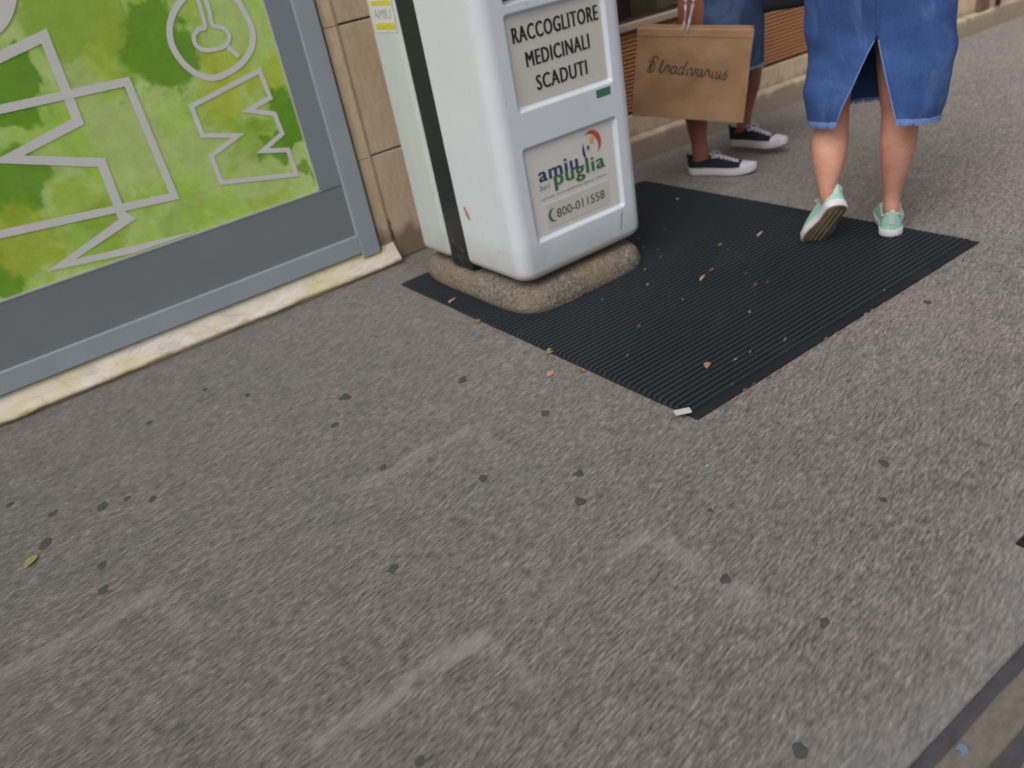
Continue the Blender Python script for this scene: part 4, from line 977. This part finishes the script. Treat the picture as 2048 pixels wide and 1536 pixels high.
# right arm hangs and holds the bag's handles
HW = gl(2.485, 2.385, 0.862)
sh_ = Vector((0.15, -0.005, 1.265))
limb(bm, [(0.12, -0.005, 1.265, 0.042, 0.042), (0.175, -0.005, 1.21, 0.040, 0.042), tuple(sh_.lerp(HW, 0.42) + Vector((0.02, -0.02, 0))) + (0.034, 0.036), tuple(sh_.lerp(HW, 0.58) + Vector((0.02, -0.02, 0))) + (0.030, 0.032), tuple(sh_.lerp(HW, 0.8)) + (0.025, 0.026), tuple(HW) + (0.020, 0.022)], (1, 0, 0), 5, 18)
hand(bm, tuple(HW), (0.0, 0.05, -1), (-0.9, 0.3, 0), 0.85, 0.92, thumb_side=1)
limb(bm, [(-0.12, -0.005, 1.265, 0.042, 0.042), (-0.18, -0.005, 1.20, 0.040, 0.042), (-0.205, -0.01, 1.08, 0.036, 0.038), (-0.215, 0.01, 0.98, 0.032, 0.034), (-0.22, 0.07, 0.92, 0.030, 0.031), (-0.21, 0.14, 0.89, 0.024, 0.025), (-0.205, 0.185, 0.88, 0.020, 0.022)], (1, 0, 0), 5, 18)
hand(bm, (-0.204, 0.19, 0.879), (0.05, 0.6, -0.5), (0.6, -0.4, -0.3), 0.75, 0.92, thumb_side=-1)
HC2 = Vector((0.0, 0.03, 1.505)); head(bm, HC2, 0, 0.95)
me = fuse(bm, 0.006, 4); body2 = link('body', me, M['skin_b'], G, 180)
face_parts(G, body2, HC2, 0.95)
bm = bmesh.new(); limb(bm, [(0, 0.005, 0.88, 0.176, 0.124), (0, 0.01, 1.00, 0.142, 0.106), (0, 0.005, 1.10, 0.146, 0.110), (0, 0.0, 1.20, 0.160, 0.110), (0, -0.005, 1.285, 0.148, 0.088), (0, -0.005, 1.325, 0.080, 0.062)], (1, 0, 0), 5, 30, cap=False)
for sx in (-1, 1): limb(bm, [(sx * 0.11, -0.005, 1.275, 0.050, 0.050), (sx * 0.18, -0.006, 1.205, 0.050, 0.052), (sx * 0.200, -0.008, 1.12, 0.048, 0.050)], (1, 0, 0), 4, 20)
me = fuse(bm, 0.007, 3); link('shirt', me, M['top_black'], G, 180)
bm, hem, _e = skirt_mesh(0.0, 0.0, [(0.94, 0, 0, 0.160, 0.118), (0.84, 0, 0, 0.178, 0.132), (0.74, 0, 0.0, 0.184, 0.140), (0.62, -0.005, 0.0, 0.188, 0.146), (0.52, -0.008, 0.0, 0.188, 0.148), (0.44, -0.01, 0.0, 0.184, 0.146), (0.385, -0.012, 0.0, 0.178, 0.142)], None, 0.005, 120, seed=8.1, hemfun=lambda a: 0.02 * sin(a - 0.6))
sk2 = build('skirt', bm, M['denim_dark'], G, 180); solidify(sk2, 0.0028)
fringe('frayed_hem', hem, M['fray_dark'], sk2, 0.013, dens=6)
bm = bmesh.new(); limb(bm, [(0, 0.0, 0.915, 0.1655, 0.1235), (0, 0.0, 0.95, 0.163, 0.1215)], (1, 0, 0), 2, 60, cap=False); build('waistband', bm, M['denim_dark'], sk2, 60)
make_shoe(G, shoe_matrix(gl(*f1h), gl(*f1t), (0, 0, 1)), 'low', 0.285)
make_shoe(G, shoe_matrix(gl(*f2h), gl(*f2t), (0, 0, 1)), 'low', 0.285)

# ---- paper shopping bag
TL, TR = Vector((2.350, 2.524, 0)), Vector((2.628, 2.196, 0))
bx = (TR - TL).normalized(); by = Vector((-bx.y, bx.x, 0))    # by points away from the viewer
BW = (TR - TL).length
bg_ = empty('paper_bag', (TL + TR) / 2 + bx * -0.034 + Vector((0, 0, 0.286)), math.atan2(bx.y, bx.x)); bg_.rotation_euler = (0, 0.155, bg_.rotation_euler[2])
tag(bg_, 'brown paper shopping bag with black script lettering held by its white ribbon handles', 'shopping bag')
def bag_pt(u, v, h):      # u across, v depth, h height
    zt = 0.325; k = h / zt
    dep = 0.052 * (1 - 0.35 * k)
    q = Vector(((u - 0.5) * BW * (1 + 0.006 * sin(h * 20)), -dep + 2 * dep * v, h))
    q.y += (0.010 * noise.noise((u * 3, h * 6, 2 + v)) + 0.006 * noise.noise((u * 7, h * 12, 9 + v)))
    q.z += -0.022 * (u - 0.0) * (1 - k) * 0.6
    return q
bm = bmesh.new(); nu, nv, nh = 40, 8, 34; rows = []
for j in range(nh + 1):
    h = 0.325 * j / nh; row = []
    row += [bag_pt(i / nu, 0, h) for i in range(nu)]
    for i in range(nv):
        p = bag_pt(1, i / nv, h); p.x -= 0.016 * sin(pi * i / nv) * (0.35 + 0.65 * j / nh); row.append(p)
    row += [bag_pt(1 - i / nu, 1, h) for i in range(nu)]
    for i in range(nv):
        p = bag_pt(0, 1 - i / nv, h); p.x += 0.016 * sin(pi * i / nv) * (0.35 + 0.65 * j / nh); row.append(p)
    rows.append([bm.verts.new(p) for p in row])
for a, b in zip(rows, rows[1:]):
    for i in range(len(a)): bm.faces.new((a[i], a[(i + 1) % len(a)], b[(i + 1) % len(b)], b[i]))
bm.faces.new(rows[0][::-1])
sheet_ = build('bag_body', bm, M['kraft'], bg_, 35); solidify(sheet_, 0.0012)
bm = bmesh.new(); prev = None
for i in range(nu + 1):
    p = bag_pt(i / nu, 0, 0.295); q = bag_pt(i / nu, 0, 0.2945); a, b = bm.verts.new(p + Vector((0, -0.0016, 0))), bm.verts.new(q + Vector((0, -0.0016, -0.0015)))
    if prev: bm.faces.new((prev[0], a, b, prev[1]))
    prev = (a, b)
build('fold_line', bm, M['kraft_in'], bg_)
for v_, up_ in ((0, 0.0), (1, 0.002)):
    bm = bmesh.new(); y_ = -0.036 if v_ == 0 else 0.036; c_ = -0.030; tz = 0.46
    limb(bm, [(c_ - 0.016, y_, 0.312, 0.003, 0.0014), (c_ - 0.012, y_, 0.345, 0.004, 0.0014), (c_ - 0.012, y_ * 0.6, 0.38, 0.006, 0.0014), (c_ - 0.014, y_ * 0.3, 0.415, 0.008, 0.0014), (c_ - 0.004, 0, 0.452, 0.008, 0.0014), (c_ + 0.014, y_ * 0.3, 0.42, 0.008, 0.0014), (c_ + 0.012, y_ * 0.6, 0.385, 0.006, 0.0014), (c_ + 0.006, y_, 0.345, 0.004, 0.0014), (c_ + 0.002, y_, 0.312, 0.003, 0.0014)], (0, 0.2, 1), 5, 8)
    build('handle', bm, M['cord'], bg_, 60)
# script lettering drawn as pen strokes
SCRIPT = {
 'S': [[(0.66, 1.0), (0.52, 1.18), (0.28, 1.12), (0.20, 0.85), (0.36, 0.6), (0.46, 0.3), (0.34, 0.0), (0.06, -0.08), (-0.1, 0.12)]],
 't': [[(0.0, 0.1), (0.15, 0.5), (0.25, 1.0)], [(0.2, 0.9), (0.1, 0.2), (0.2, 0.0), (0.4, 0.15)], [(-0.05, 0.70), (0.40, 0.76)]],
 'r': [[(0.0, 0.1), (0.15, 0.5), (0.2, 0.62), (0.4, 0.55)], [(0.2, 0.58), (0.15, 0.0)], [(0.4, 0.55), (0.38, 0.2), (0.5, 0.05)]],
 'a': [[(0.42, 0.5), (0.2, 0.58), (0.05, 0.3), (0.12, 0.0), (0.3, 0.1), (0.42, 0.5)], [(0.42, 0.52), (0.38, 0.1), (0.55, 0.05)]],
 'd': [[(0.42, 0.5), (0.2, 0.58), (0.05, 0.3), (0.12, 0.0), (0.3, 0.1), (0.42, 0.5)], [(0.56, 1.05), (0.42, 0.5), (0.38, 0.1), (0.55, 0.05)]],
 'i': [[(0.05, 0.15), (0.15, 0.55)], [(0.15, 0.55), (0.1, 0.08), (0.28, 0.08)], [(0.2, 0.76), (0.24, 0.80)]],
 'v': [[(0.0, 0.5), (0.12, 0.55), (0.18, 0.02), (0.4, 0.3), (0.42, 0.58), (0.55, 0.5)]],
 'u': [[(0.05, 0.15), (0.12, 0.55)], [(0.12, 0.55), (0.1, 0.08), (0.22, 0.0), (0.38, 0.3), (0.42, 0.55)], [(0.42, 0.55), (0.4, 0.08), (0.55, 0.05)]],
 's': [[(0.05, 0.1), (0.25, 0.6), (0.22, 0.5), (0.35, 0.2), (0.22, 0.0), (0.05, 0.02)]]}
ADV = {'S': 0.80, 't': 0.42, 'r': 0.52, 'a': 0.56, 'd': 0.58, 'i': 0.30, 'v': 0.55, 'u': 0.56, 's': 0.4}
word = 'Stradivarius'; tot = sum(ADV[c] for c in word); cx = 0
bm = bmesh.new()
def onbag(x_, z_):
    u = 0.115 + 0.70 * x_ / tot; h = 0.160 + 0.046 * z_ - 0.022 * (x_ / tot - 0.5)
    return bag_pt(u + 0.012 * z_, 0, h) + Vector((0, -0.0022, 0))
for ch in word:
    for st_ in SCRIPT[ch]:
        p = catmull([(cx + a, b) for a, b in st_], 5) if len(st_) > 2 else st_
        dens = [p[0]]
        for q0, q1 in zip(p, p[1:]):
            if math.hypot(q1[0] - q0[0], q1[1] - q0[1]) > 1e-4: dens.append(q1)
        ribbon(bm, dens, 0.085, 0, M=onbag)
    cx += ADV[ch]
build('script_lettering', bm, M['ink_brown'], bg_)

# ---- black handbag on the second woman's arm
hb = empty('handbag', (2.93, 2.26, 0.585), math.atan2(-0.62, 0.60))
tag(hb, 'black leather handbag hanging between the two walking women', 'handbag')
bm = bmesh.new(); box(bm, (-0.125, -0.05, 0), (0.125, 0.05, 0.21), 0.022, 4)
for v in bm.verts:
    v.co.y += 0.008 * noise.noise(v.co * 12); v.co.x *= 1 - 0.12 * v.co.z / 0.21
build('bag_body', bm, M['leather'], hb, 50)
bm = bmesh.new(); box(bm, (-0.113, -0.056, 0.10), (0.113, -0.048, 0.205), 0.003); build('flap', bm, M['leather'], hb)
bm = bmesh.new(); limb(bm, [(-0.095, 0, 0.20, 0.010, 0.003), (-0.085, 0, 0.30, 0.010, 0.003), (-0.03, 0, 0.365, 0.010, 0.003), (0.03, 0, 0.365, 0.010, 0.003), (0.085, 0, 0.30, 0.010, 0.003), (0.095, 0, 0.20, 0.010, 0.003)], (0, 1, 0), 5, 10); build('handle', bm, M['leather'], hb, 60)

# ------------------------------------------------------------------ litter and gum on the ground
def blob(name, x, y, r, mat, z=0.0006, h=0.0012, asp=1.0, rot=0.0):
    bm = bmesh.new(); n_ = 18; s_ = random.random() * 99
    top = []; lo = []
    for i in range(n_):
        a = 2 * pi * i / n_; k = r * (0.85 + 0.45 * noise.noise((cos(a) * 1.1 + s_, sin(a) * 1.1, s_)))
        px, py = k * cos(a), k * sin(a) * asp
        px, py = px * cos(rot) - py * sin(rot), px * sin(rot) + py * cos(rot)
        top.append(bm.verts.new((px * 0.8, py * 0.8, h))); lo.append(bm.verts.new((px, py, 0)))
    bm.faces.new(top)
    for i in range(n_): bm.faces.new((lo[i], lo[(i + 1) % n_], top[(i + 1) % n_], top[i]))
    o = build(name, bm, mat, None, 60); o.location = (x, y, z); return o
GUM = [(0.698, 1.386, .014), (0.559, 1.616, .012), (0.854, 1.228, .013), (0.794, 1.150, .015), (0.399, 1.277, .013), (0.823, 0.781, .012), (0.854, 0.597, .011), (1.290, 0.768, .012), (1.188, 0.705, .009),
       (0.635, 0.479, .013), (0.211, 0.854, .011), (0.651, 2.019, .020), (0.564, 1.904, .013), (0.086, 1.976, .013), (0.037, 2.035, .012), (-0.021, 2.054, .018), (-0.129, 2.132, .014), (-0.164, 2.007, .018),
       (-0.074, 1.802, .014), (-0.093, 1.710, .014), (0.188, 2.397, .012), (0.963, 1.487, .013), (1.977, 1.081, .013), (0.457, 2.296, .010), (0.374, 2.452, .010), (-0.212, 2.280, .012), (0.95, 0.93, .007), (0.924, 1.814, .017)]
GL = ['middle of the pavement, straight below the concrete block', 'left of the middle, nearer the marble sill', 'upper of two spots below the mat corner', 'lower and rounder of two spots below the mat corner', 'alone left of centre in the lower half',
 'star shaped, right of centre in the lower half', 'right of the star shaped one, closer to the kerb', 'upper of two in the open pavement at the right', 'small, lower of two in the open pavement at the right', 'large, at the bottom edge close to the kerb',
 'at the bottom edge below the middle of the photo', 'large smudge halfway between the window sill and the mat', 'just below the large smudge by the mat side', 'rightmost of a row at the left', 'second from the right of a row at the left', 'long curved one in the row at the left',
 'leftmost of the row at the left', 'large pale one just above the yellow leaf', 'upper of two right of the yellow leaf', 'lower of two right of the yellow leaf', 'under the window, close to the marble sill at the left', 'left of the front corner of the mat',
 'outside the long front edge of the mat', 'near the sill, right of a pair', 'near the sill, left of a pair', 'at the left border of the photo, above the yellow leaf', 'tiny, in the middle of the open pavement', 'faint large one beside the left mat edge']
for (x_, y_, r_), gl_ in zip(GUM, GL):
    o = blob('gum_spot', x_, y_, r_ * 1.25, M['gum'], h=0.0005, asp=random.uniform(0.62, 0.85), rot=0.85 + random.uniform(-.5, .5))
    tag(o, 'dark gum spot ' + gl_, 'chewing gum', 'dark chewing gum spots on the pavement')
def leaf(x, y, z, l, mat, rot, label, group=None):
    bm = bmesh.new(); n_ = 7; L_, R_, C_ = [], [], []
    for i in range(n_ + 1):
        t = i / n_; wv = l * 0.26 * sin(pi * t) ** 0.8; zc = 0.004 * sin(pi * t) + 0.001
        C_.append(bm.verts.new(((t - 0.5) * l, 0, zc * 0.4))); L_.append(bm.verts.new(((t - 0.5) * l, wv, zc + 0.002))); R_.append(bm.verts.new(((t - 0.5) * l, -wv, zc)))
    for i in range(n_):
        bm.faces.new((C_[i], C_[i + 1], L_[i + 1], L_[i])); bm.faces.new((R_[i], R_[i + 1], C_[i + 1], C_[i]))
    o = build('dry_leaf', bm, mat, None, 60); o.location = (x, y, z); o.rotation_euler = (random.uniform(-.2, .2), random.uniform(-.1, .1), rot); tag(o, label, 'leaf', group); return o
MZ = 0.012
leaf(-0.205, 1.955, 0.001, 0.045, M['leaf_yellow'], 0.6, 'olive yellow fallen leaf on the pavement at the far left of the photo')
leaf(1.094, 1.630, 0.001, 0.034, M['leaf_pink'], 0.3, 'pinkish dry leaf on the pavement beside the left edge of the rubber mat')
leaf(1.161, 1.572, 0.001, 0.026, M['leaf_brown'], 1.3, 'small brown dry leaf touching the left edge of the rubber mat')
leaf(1.364, 1.309, MZ, 0.034, M['filter'], 0.5, 'orange brown leaf curled on the ribs near the front corner of the rubber mat')
leaf(2.273, 2.284, MZ, 0.036, M['leaf_yellow'], 0.8, 'yellow green leaf on the rubber mat in front of the black canvas shoes')
leaf(1.174, 1.728, 0.004, 0.036, M['leaf_yellow'], 0.2, 'olive leaf lying across the left edge of the rubber mat')
leaf(1.162, 2.084, 0.004, 0.028, M['leaf_brown'], 1.0, 'brown leaf at the mat edge below the concrete block')
G1 = 'pale cigarette ends and leaf bits scattered on the rubber mat'
def butt(x, y, z, l, rot, mat='butt'):
    b_ = empty('cigarette_end', (x, y, z), rot)
    bm = bmesh.new(); limb(bm, [(-l / 2, 0, 0.0035, 0.0035, 0.0032), (l * 0.1, 0, 0.0035, 0.0035, 0.003)], (0, 1, 0), 1, 10, cap=False); build('paper', bm, M[mat], b_, 60)
    bm = bmesh.new(); limb(bm, [(l * 0.1, 0, 0.0035, 0.0036, 0.0033), (l / 2, 0, 0.0035, 0.0036, 0.0033)], (0, 1, 0), 1, 10, cap=False); build('filter', bm, M['filter'], b_, 60)
    return b_
BUTTS = [(2.132, 1.767, .034, 'white cigarette end on the rubber mat just left of the lifted mint sneaker'), (1.762, 1.689, .032, 'pale cigarette end lying in the middle of the rubber mat'), (1.193, 2.282, .030, 'white cigarette end on the mat strip left of the concrete block'),
         (2.449, 2.354, .022, 'pale cigarette end on the pavement beside the nearer black canvas shoe')]
for x_, y_, l_, lb in BUTTS:
    tag(butt(x_, y_, MZ if (1.17 < x_ < 2.4) else 0.001, l_, 0.5 + random.uniform(-.3, .3)), lb, 'cigarette end')
FL = [(2.0, 1.827), (1.979, 1.776), (1.829, 1.711), (1.811, 1.524), (1.844, 1.505), (1.661, 1.419), (1.482, 1.27), (1.430, 1.275), (1.585, 1.241), (1.963, 1.20), (1.638, 1.806), (1.483, 1.848), (1.618, 1.637), (1.718, 1.899), (1.332, 1.20), (1.863, 1.986), (2.109, 2.245), (2.013, 2.097), (1.85, 2.04), (1.90, 2.12), (1.82, 1.93), (1.28, 1.52), (1.42, 1.62), (1.86, 1.60)]
for x_, y_ in FL:
    o = blob('litter_fleck', x_, y_, random.uniform(.007, .014), random.choice([M['dull'], M['leaf_dull'], M['dull'], M['leaf_dull']]), z=MZ, h=0.0015, asp=random.uniform(.22, .45), rot=random.uniform(0.1, 0.6))
    tag(o, 'tiny pale fleck of dry leaf lying on the ribs of the rubber mat', 'litter', 'flecks of litter on the rubber mat')
EG = [1.30, 1.34, 1.375, 1.42, 1.455, 1.50, 1.56, 1.66, 1.70, 1.83, 1.86, 1.905, 1.99]
for x_ in EG:
    o = blob('leaf_crumb', x_, 1.166 + random.uniform(-.006, .006), random.uniform(.007, .014), random.choice([M['leaf_dull'], M['leaf_brown'], M['leaf_brown'], M['filter']]), z=0.002, h=0.003, asp=random.uniform(.25, .45), rot=random.uniform(-0.2, 0.3))
    tag(o, 'small dry leaf crumb caught against the long front edge of the rubber mat', 'litter', 'leaf crumbs along the front edge of the mat')
bm = bmesh.new(); box(bm, (-0.020, -0.011, 0), (0.020, 0.011, 0.0015), 0.0005)
o = build('paper_scrap', bm, M['scrap']); o.location = (1.166, 1.208, 0.0135); o.rotation_euler = (0.03, 0.02, -0.5); tag(o, 'white rectangular scrap of paper at the front corner of the rubber mat', 'paper scrap')
o = blob('bottle_cap', 0.80, 0.335, 0.010, simple('pale_blue_plastic', lin(112, 128, 150), 0.5), z=-0.011, h=0.004); tag(o, 'small pale blue plastic cap lying on the kerb stone', 'bottle cap')
o = blob('plastic_crumb', 1.056, 1.033, 0.005, simple('light_blue_plastic', lin(140, 160, 168), 0.5), z=0.001, h=0.002); tag(o, 'tiny light blue plastic crumb on the open pavement below the mat corner', 'litter')
